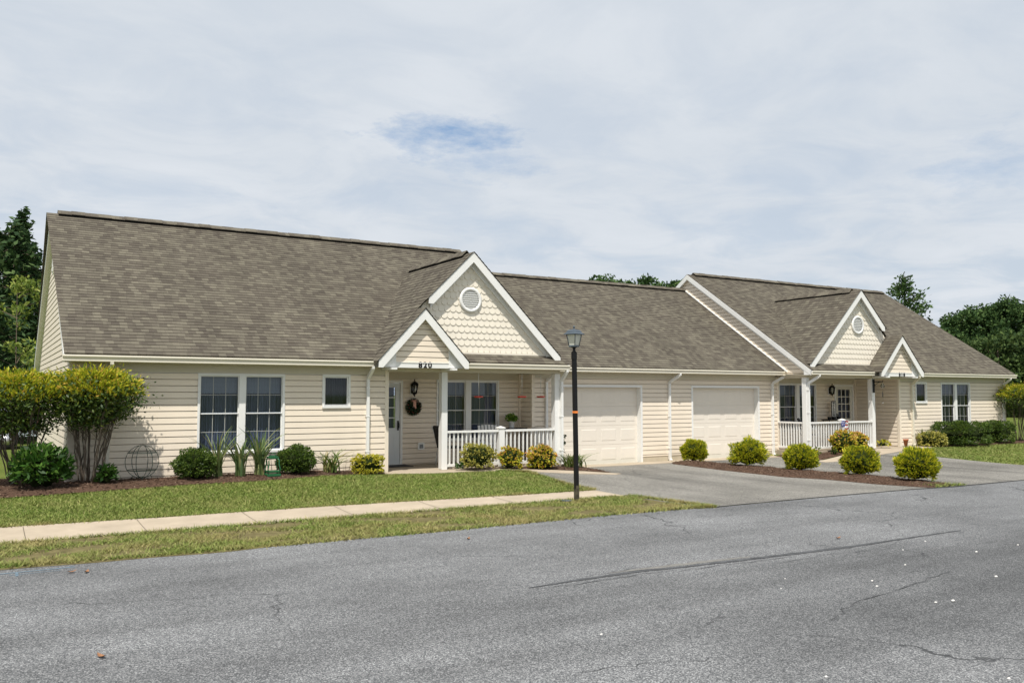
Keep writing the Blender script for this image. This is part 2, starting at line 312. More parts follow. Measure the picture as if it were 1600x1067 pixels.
mBlade = blade_mat('grass_blades', .28); mBladeDry = blade_mat('verge_grass_blades', .85)
mMulch = M('brown_mulch', (.085, .052, .036), .95, .55, 26, .08, bump=1.0, bscale=70)
mChip = leafmat('mulch_chip', [(0, (.040, .025, .018)), (.5, (.095, .058, .040)), (.85, (.16, .105, .075)), (1, (.28, .21, .15))], .9, .0, .1)

# ------------------------------------------------------------------ ground
AX = [-80, 0, 6, 7.5, 9.3, 10.5, 12.5, 14, 21.3, 22.5, 25, 33, 120]
AZ = [.08, .08, .08, 0, -.03, -.03, -.11, -.2, -.2, -.09, -.03, -.01, -.01]
def gz(x, y):
    t = min(1, max(0, (y+5.4)/5.1)); t = t*t*(3-2*t)
    return -.2 + (float(np.interp(x, AX, AZ))+.2)*t
def grid_sheet(name, xs, ys, zf, mat, kind='structure'):
    v = [(x, y, zf(x, y)) for y in ys for x in xs]; nx = len(xs)
    f = [(j*nx+i, j*nx+i+1, (j+1)*nx+i+1, (j+1)*nx+i) for j in range(len(ys)-1) for i in range(nx-1)]
    me = bpy.data.meshes.new(name); me.from_pydata(v, [], f); me.materials.append(mat)
    for p in me.polygons: p.use_smooth = True
    o = bpy.data.objects.new(name, me); COL.objects.link(o); return tag(o, kind=kind)
def poly_sheet(name, poly, zf, mat, step=.25, skirt=0, kind='structure'):
    bm = bmesh.new(); vs = [bm.verts.new((x, y, 0)) for x, y in poly]; bm.faces.new(vs)
    bmesh.ops.triangulate(bm, faces=bm.faces[:])
    xs = [p[0] for p in poly]; ys = [p[1] for p in poly]
    for ax, lo, hi in ((0, min(xs), max(xs)), (1, min(ys), max(ys))):
        k = math.floor(lo/step)+1
        while k*step < hi:
            no = [0, 0, 0]; no[ax] = 1; co = [0, 0, 0]; co[ax] = k*step
            bmesh.ops.bisect_plane(bm, geom=bm.verts[:]+bm.edges[:]+bm.faces[:], dist=1e-5, plane_co=co, plane_no=no); k += 1
    if skirt:
        r = bmesh.ops.extrude_edge_only(bm, edges=[e for e in bm.edges if e.is_boundary])
        sk = {v for v in r['geom'] if isinstance(v, bmesh.types.BMVert)}
    else: sk = set()
    for v in bm.verts: v.co.z = zf(v.co.x, v.co.y) - (skirt if v in sk else 0)
    bmesh.ops.recalc_face_normals(bm, faces=bm.faces[:])
    if sum(f.normal.z for f in bm.faces) < 0: bmesh.ops.reverse_faces(bm, faces=bm.faces[:])
    me = bpy.data.meshes.new(name); bm.to_mesh(me); bm.free(); me.materials.append(mat)
    o = bpy.data.objects.new(name, me); COL.objects.link(o); return tag(o, kind=kind)
def rng(a, b, s): return list(np.arange(a, b+1e-6, s))
gx = [-3000, -600, -200, -80, -40, -20, -12, -8] + rng(-6, 40, .25) + [42, 46, 52, 60, 75, 90, 120, 200, 600, 3000]
gy = [-3000, -600, -150, -60, -35, -25] + rng(-18, -8.5, 1.0) + rng(-8, 3, .25) + [4, 6, 9, 12, 16, 22, 30, 45, 70, 110, 180, 400, 1000, 3000]
grid_sheet('ground', gx, gy, lambda x, y: gz(x, y)-.008, mLawn)
wob = lambda x, a=.05: a*sin(x*1.7+.6)+a*.6*sin(x*4.3)
road_edge = [(-90, -7.0), (-4, -6.9)] + [(x, -7.02-.05*sin(x*.5)+wob(x, .025)) for x in rng(-3.5, 10.6, .35)] + [(10.75, -7.24), (13.6, -7.24), (16.3, -7.3), (17.6, -7.42), (20.4, -7.41), (24.9, -7.42), (40, -7.5), (140, -7.6)]
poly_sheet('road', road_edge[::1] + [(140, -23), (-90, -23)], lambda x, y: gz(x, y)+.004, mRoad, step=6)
drive_left = [(10.75, -7.22), (10.62, -6.2), (10.58, -5.1), (10.56, -4.2), (10.58, -3.05), (10.78, -1.9), (10.95, -.9), (10.9, -.62), (11.1, -.9), (12.0, -1.5), (13.1, -1.75), (12.95, -.6), (13.0, .5)]
poly_sheet('driveway', drive_left + [(17.0, .5), (17.0, -7.34), (13.6, -7.22)], lambda x, y: gz(x, y)+.008, mDrive)
poly_sheet('driveway', [(17.0, .5), (21.3, .5), (21.4, -1.2), (22.2, -1.25), (23.5, -1.5), (25.1, -1.18), (24.7, -1.5), (24.42, -2.4), (24.48, -3.3), (24.62, -5.1), (24.95, -7.42), (20.4, -7.41), (17.6, -7.42), (17.0, -7.34)], lambda x, y: gz(x, y)+.008, mDrive)
# dark joint where the driveways meet the road, a seam of tar and grit
seam = [(10.75, -7.24), (12, -7.2), (13.57, -7.24), (15, -7.26), (16.34, -7.3), (17.6, -7.44), (20.36, -7.41), (25, -7.43)]
mSeam = M('tar_seam', (.05, .05, .048), .8, .5, 9, .2)
poly_sheet('road', [(x, y+.03+wob(x*3, .016)) for x, y in seam] + [(x, y-.02+wob(x*5, .015)) for x, y in seam[::-1]], lambda x, y: gz(x, y)+.013, mSeam, step=.4).name = 'road_seam'
# the long dark seal line across the road and the pale worn band beside it
def band(name, pts, wd, mat, dz, jit):
    L = []; R = []
    for i in range(len(pts)-1):
        (x0, y0, a), (x1, y1, b_) = pts[i], pts[i+1]
        for k in range(10):
            t = k/10; x = x0+(x1-x0)*t; y = y0+(y1-y0)*t; hw = wd*(a+(b_-a)*t)/2
            L.append((x, y+hw+random.uniform(-jit, jit))); R.append((x, y-hw+random.uniform(-jit, jit)))
    return poly_sheet(name, L+R[::-1], lambda x, y: gz(x, y)+dz, mat, step=1.0)
mSeal = M('crack_sealer', (.070, .072, .075), .75, .5, 9, .25)
mFine = M('hairline_crack', (.075, .077, .08), .85, .6, 5, .2)
mWorn = M('worn_asphalt', (.185, .18, .168), .9, .3, 30, .15)
band('road_crack', [(4.75, -10.86, .4), (5.4, -10.82, 1.1), (6.24, -10.80, 1.3), (6.8, -10.88, 1), (7.6, -10.92, 1.5), (8.6, -10.97, 1.7), (9.5, -11.0, 1.5), (10.8, -10.98, 1), (12.2, -10.95, .3)], .055, mSeal, .009, .008)
def hairline(pts, wd, seed):
    rr = random.Random(seed); P = [Vector(p) for p in pts]; L = []; Rr = []
    for a, b in zip(P[:-1], P[1:]):
        for k in range(7):
            q = a.lerp(b, k/7); j = rr.gauss(0, .022); h = wd*rr.uniform(.25, 1)/2; L.append((q.x, q.y+j+h)); Rr.append((q.x, q.y+j-h))
    poly_sheet('road_crack', L+Rr[::-1], lambda x, y: gz(x, y)+.009, mFine, step=1.0)
hairline([(5.0, -10.98), (5.9, -10.96), (6.7, -10.98)], .016, 1); hairline([(5.5, -10.72), (6.2, -10.66), (6.9, -10.72)], .012, 2); hairline([(6.6, -11.05), (7.4, -11.02), (8.4, -11.1)], .014, 3)
hairline([(7.9, -11.3), (8.8, -11.22), (9.9, -11.35)], .012, 4); hairline([(6.3, -13.25), (7.0, -12.98), (8.1, -12.8), (9.3, -12.6)], .014, 5); hairline([(3.4, -13.35), (3.75, -13.3), (4.25, -13.42), (4.8, -13.6)], .010, 6)
hairline([(9.8, -7.95), (10.9, -8.3), (11.9, -8.7)], .02, 7); hairline([(8.6, -8.4), (9.6, -8.8), (10.6, -9.0)], .016, 8); hairline([(.35, -9.9), (.42, -10.4), (.5, -10.9)], .018, 9)
band('road_crack', [(5.9, -10.70, .3), (6.6, -10.74, 1), (7.3, -10.78, 1), (8.0, -10.83, .3)], .10, mWorn, .007, .012)
mBlue = M('faded_blue_paint', (.14, .19, .23), .85, .3, 40, .1)
for x0, x1, y0, y1 in ((.1, .95, -7.34, -7.30), (.3, .80, -7.46, -7.44), (.36, .39, -7.55, -7.35)):
    poly_sheet('paint_mark', [(x0, y0), (x1, y0+.03), (x1, y1+.03), (x0, y1)], lambda x, y: gz(x, y)+.008, mBlue, step=.3)
# pavements
poly_sheet('sidewalk', [(-40, -3.95), (-3, -3.94)] + [(x, -3.95-.02*x+wob(x, .015)) for x in rng(0, 10.4, .5)] + [(10.56, -4.2), (10.6, -5.1)] + [(x, -5.12+wob(x+2, .012)) for x in rng(0, 10.4, .5)[::-1]] + [(-40, -5.1)], lambda x, y: gz(x, y)+.012, mConc, skirt=.03)
mJoint = M('concrete_joint', (.17, .145, .11), .9, .2, 9, .1)
for jx in (.55, 2.05, 3.62, 5.15, 6.7, 8.2):
    poly_sheet('sidewalk_joint', [(jx-.006, -4.0-.02*jx), (jx+.006, -4.0-.02*jx), (jx+.006, -5.08), (jx-.006, -5.08)], lambda x, y: gz(x, y)+.0155, mJoint)
poly_sheet('garage_apron', [(13.2, .5), (21.55, .5), (21.6, 1.13), (13.2, 1.13)], lambda x, y: -.2+.018, mConc, skirt=.05)
poly_sheet('walkway', [(7.75, -.14), (9.2, -.14), (9.9, -.2), (10.7, -.35), (11.8, -.75), (12.5, -1.2), (13.2, -1.75), (12.85, -2.0), (12.0, -1.75), (11.1, -1.2), (10.3, -.78), (9.6, -.62), (8.9, -.7), (8.1, -.62), (7.6, -.5)], lambda x, y: gz(x, y)+.018, mConc, skirt=.05)
poly_sheet('walkway', [(20.9, -1.15), (22.3, -.95), (24.0, -.6), (25.3, -.16), (26.5, -.16), (27.9, -.16), (27.6, -.6), (26.3, -.98), (25.1, -1.15), (23.5, -1.5), (22.2, -1.6), (20.7, -1.65)], lambda x, y: gz(x, y)+.018, mConc, skirt=.05)
# mulch beds, slightly mounded
def mound(poly, h):
    P = [Vector(p) for p in poly]
    def f(x, y):
        q = Vector((x, y)); d = 9
        for i in range(len(P)):
            a, b = P[i], P[(i+1) % len(P)]; e = b-a; t = max(0, min(1, (q-a).dot(e)/max(e.length_squared, 1e-9))); d = min(d, (q-a-e*t).length)
        return gz(x, y)+.012+h*min(1, d/.22)+.012*sin(x*7)*sin(y*9)*min(1, d/.2)
    return f
BEDS = {
 'a': ([(-2.6, 1.2), (1.36, 1.2), (1.38, -.01), (7.74, -.01), (7.7, -.35), (6.7, -.68), (5.5, -1.06), (4.6, -1.19), (3.4, -1.2), (2.3, -1.38), (1.2, -1.52), (.3, -1.62), (-2.6, -1.7)], .045),
 'b': ([(9.35, -.08), (12.55, -.08), (12.6, 1.0), (13.15, 1.0), (13.35, .2), (13.15, -1.45), (12.5, -.98), (11.8, -.62), (10.7, -.26), (9.9, -.15)], .05),
 'c': ([(16.9, .62), (17.75, .62), (17.85, -1.3), (18.0, -3.7), (18.15, -5.1), (18.05, -6.6), (17.9, -7.3), (16.95, -7.32), (16.62, -6.3), (16.55, -5.0), (16.2, -4.1), (16.3, -2.0), (16.6, .2)], .05),
 'd': ([(21.1, -1.0), (22.3, -.85), (24.0, -.52), (25.0, -.18), (25.05, -.08), (22.0, -.08), (21.85, .8), (21.35, .8)], .05),
 'e': ([(27.9, -.02), (38, -.02), (38, -1.0), (34, -.95), (31, -.85), (29.2, -.9), (28.0, -.6), (27.5, -.3)], .045)}
BEDF = {}
for k, (poly, h) in BEDS.items():
    BEDF[k] = mound(poly, h); poly_sheet('mulch_bed', poly, BEDF[k], mMulch, step=.11)

# ------------------------------------------------------------------ leaf and blade meshes (many small faces in one mesh)
def quads_mesh(name, V, nper, mats, parent=None, midx=None):
    n = len(V)//nper; me = bpy.data.meshes.new(name)
    me.vertices.add(len(V)); me.vertices.foreach_set('co', V.astype(np.float32).ravel())
    me.loops.add(len(V)); me.loops.foreach_set('vertex_index', np.arange(len(V), dtype=np.int32))
    me.polygons.add(n); me.polygons.foreach_set('loop_start', np.arange(0, len(V), nper, dtype=np.int32))
    for m in (mats if isinstance(mats, (list, tuple)) else [mats]): me.materials.append(m)
    if midx is not None: me.polygons.foreach_set('material_index', midx.astype(np.int32))
    me.update(calc_edges=True); me.validate()
    o = bpy.data.objects.new(name, me); COL.objects.link(o)
    if parent: o.parent = parent
    return o
def unit(a): return a/np.maximum(np.linalg.norm(a, axis=1, keepdims=True), 1e-9)
def leaves(P, L, W, out=None, outw=.5, droop=0.0, updir=0.0):
    """diamond leaves at P: L long, W wide; out biases where they point"""
    n = len(P); d = unit(RNG.normal(size=(n, 3)))
    if out is not None: d = unit(d*(1-outw) + out*outw)
    d[:, 2] += updir-droop; d = unit(d)
    s = unit(np.cross(d, RNG.normal(size=(n, 3))))
    L = (L*RNG.uniform(.6, 1.25, n))[:, None]; W = (W*RNG.uniform(.7, 1.2, n))[:, None]
    V = np.empty((n, 4, 3)); V[:, 0] = P-d*L*.5; V[:, 1] = P+s*W*.5; V[:, 2] = P+d*L*.5; V[:, 3] = P-s*W*.5
    return V.reshape(-1, 3)
def ball_pts(n, r, power=.33, zmin=-1):
    d = unit(RNG.normal(size=(n*2, 3))); d = d[d[:, 2] > zmin][:n]
    return d*(RNG.uniform(0, 1, (len(d), 1))**power)*np.array(r), d
def blades(P, h, wd, lean=.5):
    n = len(P); a = RNG.uniform(0, 2*pi, n); hh = h*RNG.uniform(.5, 1.3, n)
    s = np.stack([np.cos(a), np.sin(a), 0*a], 1)*(wd*RNG.uniform(.6, 1.3, n))[:, None]*.5
    ln = RNG.normal(size=(n, 3))*lean*hh[:, None]; ln[:, 2] = hh
    V = np.empty((n, 3, 3)); V[:, 0] = P-s; V[:, 1] = P+s; V[:, 2] = P+ln; return V.reshape(-1, 3)
def inside(poly, X, Y):
    c = np.zeros(len(X), bool); n = len(poly); j = n-1
    for i in range(n):
        xi, yi = poly[i]; xj, yj = poly[j]
        c ^= ((yi > Y) != (yj > Y)) & (X < (xj-xi)*(Y-yi)/(yj-yi+1e-12)+xi); j = i
    return c
gzv = np.vectorize(gz)
def scatter(poly, dens):
    xs = [p[0] for p in poly]; ys = [p[1] for p in poly]; n = int(dens*(max(xs)-min(xs))*(max(ys)-min(ys)))
    X = RNG.uniform(min(xs), max(xs), n); Y = RNG.uniform(min(ys), max(ys), n); k = inside(poly, X, Y); X, Y = X[k], Y[k]
    return np.stack([X, Y, gzv(X, Y)-.005], 1)
lawn_a = [(-3, -1.72), (.3, -1.64), (1.2, -1.54), (2.3, -1.40), (3.4, -1.22), (4.6, -1.21), (5.5, -1.08), (6.7, -.70), (7.6, -.52), (8.1, -.64), (8.9, -.72), (9.6, -.64), (10.3, -.8), (10.75, -1.0), (10.93, -1.2), (10.76, -1.9), (10.6, -3.0), (10.6, -4.16), (8.5, -4.12), (4, -4.0), (0, -3.93), (-3, -3.92)]
verge = [(-3, -5.13), (2, -5.14), (6, -5.13), (10.4, -5.14), (10.66, -5.16), (10.78, -6.2), (10.85, -7.2), (10.5, -7.12), (9, -7.05), (7, -7.1), (5, -7.14), (3, -7.1), (1.5, -7.0), (0, -6.88), (-3, -6.9)]
def patchy(P, s, thr):
    v = np.sin(P[:, 0]*s+1.3*np.sin(P[:, 1]*s*1.7))*np.sin(P[:, 1]*s*1.3+.9*np.sin(P[:, 0]*s*.8))
    return P[v > thr-RNG.uniform(0, .9, len(P))]
mVerge = M('verge_soil', (.135, .115, .055), .95, .45, 6, .05, bump=.8, bscale=50)
poly_sheet('verge_soil', [(-3, -5.16), (10.6, -5.16), (10.78, -6.2), (10.7, -7.2)]+[(x, -7.12-.05*sin(x*.5)+wob(x, .04)) for x in rng(-2.8, 10.3, .2)[::-1]], lambda x, y: gz(x, y)+.007, mVerge)
Pa = scatter(lawn_a, 3000); Pv = patchy(scatter(verge, 3200), 2.6, .25)
tag(quads_mesh('grass', blades(Pa, .036, .013, .9), 3, mBlade), 'short mown lawn grass in front of the house', 'grass', kind='stuff')
tag(quads_mesh('grass', blades(Pv, .05, .014, 1.0), 3, mBladeDry), 'patchy verge grass between sidewalk and road', 'grass', kind='stuff')
def fringe(line, n, wd):
    L = [Vector(p) for p in line]; out = []
    for _ in range(n):
        i = random.randrange(len(L)-1); p = L[i].lerp(L[i+1], random.random()); out.append((p.x+random.gauss(0, wd), p.y+random.gauss(0, wd), 0))
    P = np.array(out); P[:, 2] = gzv(P[:, 0], P[:, 1]); return P
Pe = np.concatenate([fringe(lawn_a[17:], 6000, .035), fringe(verge[:4], 5000, .035), fringe(verge[4:], 9000, .05), fringe(lawn_a[12:18], 2500, .03)])
tag(quads_mesh('grass', blades(Pe, .055, .014, 1.0), 3, mBladeDry), 'longer grass overhanging the pavement and road edges', 'grass', kind='stuff')
lawn_r = [(25.1, -1.2), (26.3, -1.0), (27.6, -.62), (28.0, -.62), (29.2, -.92), (31, -.87), (34, -.97), (40, -1.1), (46, -2), (46, -7.4), (25, -7.35), (24.65, -5.1), (24.5, -3.3), (24.45, -2.4), (24.72, -1.5)]
tag(quads_mesh('grass', blades(scatter(lawn_r, 700), .04, .022, .9), 3, mBlade), 'lawn grass to the right of the second driveway', 'grass', kind='stuff')
weed = [(17.0, -6.9), (17.7, -6.95), (18.2, -7.3), (18.0, -7.42), (17.1, -7.36)]
tag(quads_mesh('grass', blades(scatter(weed, 1500), .07, .02, .9), 3, mBlade), 'weedy grass tuft at the road end of the mulch strip', 'grass', kind='stuff')
chips = []
for k, (poly, h) in BEDS.items():
    P = scatter(poly, 420 if k in 'ab' else 260); f = BEDF[k]
    P[:, 2] = [f(x, y)+.008 for x, y in P[:, :2]]; chips.append(P)
Pm = np.concatenate(chips); Vm = leaves(Pm, .07, .022, np.tile([1., 0, 0], (len(Pm), 1)), .15); q = Vm.reshape(-1, 4, 3); q[:, :, 2] = Pm[:, 2:3]+(q[:, :, 2]-Pm[:, 2:3])*.35
tag(quads_mesh('mulch_chips', q.reshape(-1, 3), 4, mChip), 'loose shredded bark chips on the planting beds', 'mulch', kind='stuff')

# ------------------------------------------------------------------ the house: one building, two mirrored homes and garages between
XC = 17.224; SL = .6612; EY = -.371; EZ = 2.49           # eave line on the roof plane
HOUSE = empty('duplex_bungalow', (XC, 5, 0), 'long beige clapboard duplex with brown shingle roofs, twin garages and white gabled porches', 'house')
def rz(y): return EZ + SL*(y-EY)
RY, RZ = 5.124, rz(5.124)
GRY, GRZ = 5.425, 5.57; GEY = .767
COURSE = .127
def siding(mb, f, a0, a1, z0, z1, holes=(), clip=None, base=-.1, step=COURSE, lip=.015):
    """lapped boards; f(a, z, out) -> point; clip(z) -> (a_min, a_max)"""
    k = math.floor((z0-base)/step)
    while base+k*step < z1-1e-6:
        zb0 = base+k*step; zb = max(zb0, z0); zt = min(zb0+step, z1); k += 1
        br = sorted({zb, zt} | {z for h in holes for z in h[2:] if zb < z < zt})
        for b0, b1 in zip(br[:-1], br[1:]):
            if b1-b0 < 1e-5: continue
            zm = (b0+b1)/2; iv = [(a0, a1)]
            for h in holes:
                if h[2] < zm < h[3]:
                    nv = []
                    for s, e in iv:
                        if h[1] <= s or h[0] >= e: nv.append((s, e)); continue
                        if h[0] > s: nv.append((s, h[0]))
                        if h[1] < e: nv.append((h[1], e))
                    iv = nv
            gr = .014; zg = zb0+step-gr
            o = lambda z: (lip+.006)*(1-.45*(z-zb0)/step) if z < zg+1e-6 else -.045
            if b0 < zg < b1-1e-6: cuts = [(b0, zg, 0), (zg, b1, 1)]
            else: cuts = [(b0, b1, 1 if b0 >= zg-1e-6 else 0)]
            for s, e in iv:
                for d0, d1, groove in cuts:
                    s0 = s1 = s; e0 = e1 = e
                    if clip:
                        c0, c1 = clip(d0), clip(d1); s0, e0 = max(s, c0[0]), min(e, c0[1]); s1, e1 = max(s, c1[0]), min(e, c1[1])
                        if e0 <= s0: continue
                        if e1 < s1: s1 = e1 = (s1+e1)/2
                    oa, ob = (-.045, -.045) if groove else (o(d0), o(d1))
                    mb.face([f(s0, d0, oa), f(e0, d0, oa), f(e1, d1, ob), f(s1, d1, ob)])
                    if not groove:
                        if abs(d0-zb0) < 1e-6 or d0 == z0: mb.face([f(s0, d0, -.045), f(e0, d0, -.045), f(e0, d0, oa), f(s0, d0, oa)])
                        if abs(d1-zg) < 1e-6: mb.face([f(s1, d1, -.045), f(e1, d1, -.045), f(e1, d1, ob), f(s1, d1, ob)])
def slope(mb, A, B, C, D, e=.127, u0=0.0, t=.0125):
    """shingle courses on the quad A-B (eave) / C-D (above A, B)"""
    A, B, C, D = map(Vector, (A, B, C, D)); n = (B-A).cross(C-A).normalized()
    if n.z < 0: n = -n
    Ls = (C-A).length; K = max(1, round(Ls/e)); ud = (B-A).normalized()
    U = lambda p: u0+(p-A).dot(ud)
    for k in range(K):
        t0, t1 = k/K, (k+1)/K; v0 = k*e+.004; v1 = (k+1)*e-.004
        p0, p1, q0, q1 = A.lerp(C, t0), B.lerp(D, t0), A.lerp(C, t1), B.lerp(D, t1)
        hi = n*t; lo = n*.003
        mb.face([p0+hi, p1+hi, q1+lo, q0+lo], [(U(p0), v0), (U(p1), v0), (U(q1), v1), (U(q0), v1)])
        mb.face([p0+lo*(.5 if k == 0 else 1)-(n*.02 if k == 0 else n*0), p1-(n*.02 if k == 0 else n*0), p1+hi, p0+hi], [(U(p0), v0), (U(p1), v0), (U(p1), v0+.01), (U(p0), v0+.01)])
def cap_strip(p0, p1, half, s, z, roofparent, name='ridge_cap'):
    """raised ridge vent along p0-p1; s = slope either side"""
    p0, p1 = Vector(p0), Vector(p1); d = (p1-p0).normalized(); side = d.cross(Vector((0, 0, 1))).normalized()
    g = MB(); up = Vector((0, 0, z))
    prof = [(-half, -half*s), (0, 0), (half, -half*s)]
    K = max(1, round((p1-p0).length/.3))
    for i in range(K):
        a, b = p0.lerp(p1, i/K), p0.lerp(p1, (i+1)/K); j = Vector((0, 0, .006*(i % 2)+.004*sin(i*1.3)))
        for sg in (-1, 1):
            e0 = side*sg*half + Vector((0, 0, -half*s))
            g.face([a+e0+up+j, b+e0+up+j, b+up+j, a+up+j], [(i*.34+.02, .3), (i*.34+.3, .3), (i*.34+.3, .42), (i*.34+.02, .42)])
            g.face([a+e0+up+j, b+e0+up+j, b+e0+up+j-Vector((0, 0, .014)), a+e0+up+j-Vector((0, 0, .014))], [(0, 0)]*4)
        for q in (a, b):
            g.face([q+side*half+Vector((0, 0, -half*s))+up+j, q+up+j, q-side*half+Vector((0, 0, -half*s))+up+j, q-side*half+Vector((0, 0, -half*s))+up-Vector((0, 0, .014)), q+up-Vector((0, 0, .014)), q+side*half+Vector((0, 0, -half*s))+up-Vector((0, 0, .014))])
    r = g.build(name, mShingle, roofparent)
    if z > .035:
        k = MB(); h2 = half*.86; a = p0+d*.04; b = p1-d*.04
        for sg in (-1, 1):
            e0 = side*sg*h2; lo = Vector((0, 0, -h2*s-.03)); hi = Vector((0, 0, -h2*s+z-.014))
            k.face([a+e0+lo, b+e0+lo, b+e0+hi, a+e0+hi])
        for q in (a, b): k.face([q-side*h2+Vector((0, 0, -h2*s-.03)), q+side*h2+Vector((0, 0, -h2*s-.03)), q+side*h2+Vector((0, 0, -h2*s+z-.014)), q+Vector((0, 0, z-.014)), q-side*h2+Vector((0, 0, -h2*s+z-.014))])
        k.build('vent_gap', mRidgeGap, roofparent)
    return r
def gutter(T, a0, a1, yf, zt, parent=None):
    """K-style gutter: front lip at yf, top at zt"""
    g = MB(T); P = [(.0, 0), (-.004, -.03), (.012, -.05), (.022, -.085), (.02, -.115), (.115, -.115), (.115, .0), (.108, 0), (.108, -.10), (.03, -.10), (.012, -.02), (.010, 0)]
    pr = [(yf+a, zt+b) for a, b in P]
    g.prism(pr, a0, a1, 'x'); return g.build('gutter', mCream, parent or HOUSE)
def rectpath(mb, path, w, d):
    """downspout: rectangular pipe through path (a,y,z)"""
    path = [Vector(p) for p in path]; rings = []
    for i, p in enumerate(path):
        t = (path[min(i+1, len(path)-1)]-path[max(i-1, 0)]).normalized()
        a = Vector((1, 0, 0)); a = (a-t*a.dot(t)).normalized(); b = t.cross(a)
        rings.append([mb.P(tuple(p+a*sx*w/2+b*sy*d/2)) for sx, sy in ((-1, -1), (1, -1), (1, 1), (-1, 1))])
    for i in range(len(rings)-1):
        for k in range(4): mb.f.append([rings[i][k], rings[i][(k+1) % 4], rings[i+1][(k+1) % 4], rings[i+1][k]])
    mb.f.append(rings[0][::-1]); mb.f.append(rings[-1])
def downspout(T, a, yg, yw, ztop, zbot, lat=0, white=True):
    g = MB(T)
    rectpath(g, [(a+lat, yg, ztop), (a+lat, yg, ztop-.055), (a+lat*.92, yg+(yw-yg)*.10, ztop-.085), (a+lat*.08, yw-(yw-yg)*.12, ztop-.26), (a, yw, ztop-.30), (a, yw, zbot+.06), (a, yw-.05, zbot)], .062, .075)
    for z in (ztop-.5, (ztop+zbot)/2, zbot+.35): g.box(a-.045, a+.045, yw-.043, yw+.034, z, z+.025)
    return g.build('downspout', mTrim if white else mCream, HOUSE)

def window(T, a0, a1, y, z0, z1, n=1, grid=True, mull=.15, fr=.045, parent=None, single=False):
    """double-hung window(s) in one surround; the wall plane is y, outside is -y"""
    f = MB(T); yo = y-.035; yi = y+.06
    f.box(a0, a1, yo, yi, z1-fr, z1); f.box(a0, a1, yo-.012, yi, z0, z0+fr*1.1)
    f.box(a0, a0+fr, yo, yi, z0+fr*1.1, z1-fr); f.box(a1-fr, a1, yo, yi, z0+fr*1.1, z1-fr)
    ws = (a1-a0-2*fr-mull*(n-1))/n; units = []
    for i in range(n):
        s = a0+fr+i*(ws+mull); units.append((s, s+ws))
        if i < n-1: f.box(s+ws, s+ws+mull, yo, yi, z0+fr*1.1, z1-fr)
    F = f.build('window', mTrim, parent or HOUSE, bevel=.006)
    zl, zh = z0+fr*1.1, z1-fr; zm = (zl+zh)/2
    for s, e in units:
        if single:
            g = MB(T); b = .028
            g.box(s, e, y-.005, y+.03, zl, zl+b); g.box(s, e, y-.005, y+.03, zh-b, zh); g.box(s, s+b, y-.005, y+.03, zl+b, zh-b); g.box(e-b, e, y-.005, y+.03, zl+b, zh-b)
            g.build('sash', mTrim, F)
            p = MB(T); p.face([(s+.01, y+.015, zl+.01), (e-.01, y+.015, zl+.01), (e-.01, y+.015, zh-.01), (s+.01, y+.015, zh-.01)]); p.build('pane', mGlass, F)
        else:
            for (lo, hi, yy) in ((zm-.012, zh, y+.002), (zl, zm+.016, y+.028)):
                g = MB(T); b = .02
                g.box(s, e, yy, yy+.022, lo, lo+b); g.box(s, e, yy, yy+.022, hi-b, hi); g.box(s, s+b, yy, yy+.022, lo+b, hi-b); g.box(e-b, e, yy, yy+.022, lo+b, hi-b)
                if grid:
                    g.mi = 1; m_ = .011; iw = (e-s-2*b)/3
                    for k in (1, 2): g.box(s+b+iw*k-m_/2, s+b+iw*k+m_/2, yy+.008, yy+.014, lo+b, hi-b)
                    g.box(s+b, e-b, yy+.0085, yy+.0145, (lo+hi)/2-m_/2, (lo+hi)/2+m_/2)
                g.build('sash', [mTrim, mMuntin], F)
                p = MB(T); p.face([(s+.008, yy+.016, lo+.008), (e-.008, yy+.016, lo+.008), (e-.008, yy+.016, hi-.008), (s+.008, yy+.016, hi-.008)]); p.build('pane', mGlass, F)
        c = MB(T); K = 46; dz = zh-.02
        for k in range(K):
            t0, t1 = s+(e-s)*k/K, s+(e-s)*(k+1)/K; w0 = .02*sin(k*1.9)+.012*sin(k*.73); w1 = .02*sin((k+1)*1.9)+.012*sin((k+1)*.73)
            if single or grid: c.face([(t0, y+.16+w0, zl), (t1, y+.16+w1, zl), (t1, y+.16+w1, dz), (t0, y+.16+w0, dz)])
        c.build('curtain', mDim if single else mCurtain, F)
        if not single:
            bl = MB(T); zb = zh-.30*(zh-zl)*.72; k = zb
            while k < zh-.02: bl.box(s+.01, e-.01, y+.095, y+.10, k, k+.022); k += .026
            bl.box(s+.008, e-.008, y+.088, y+.106, zb-.022, zb-.002)
            bl.build('blind', mBlind, F)
    return F

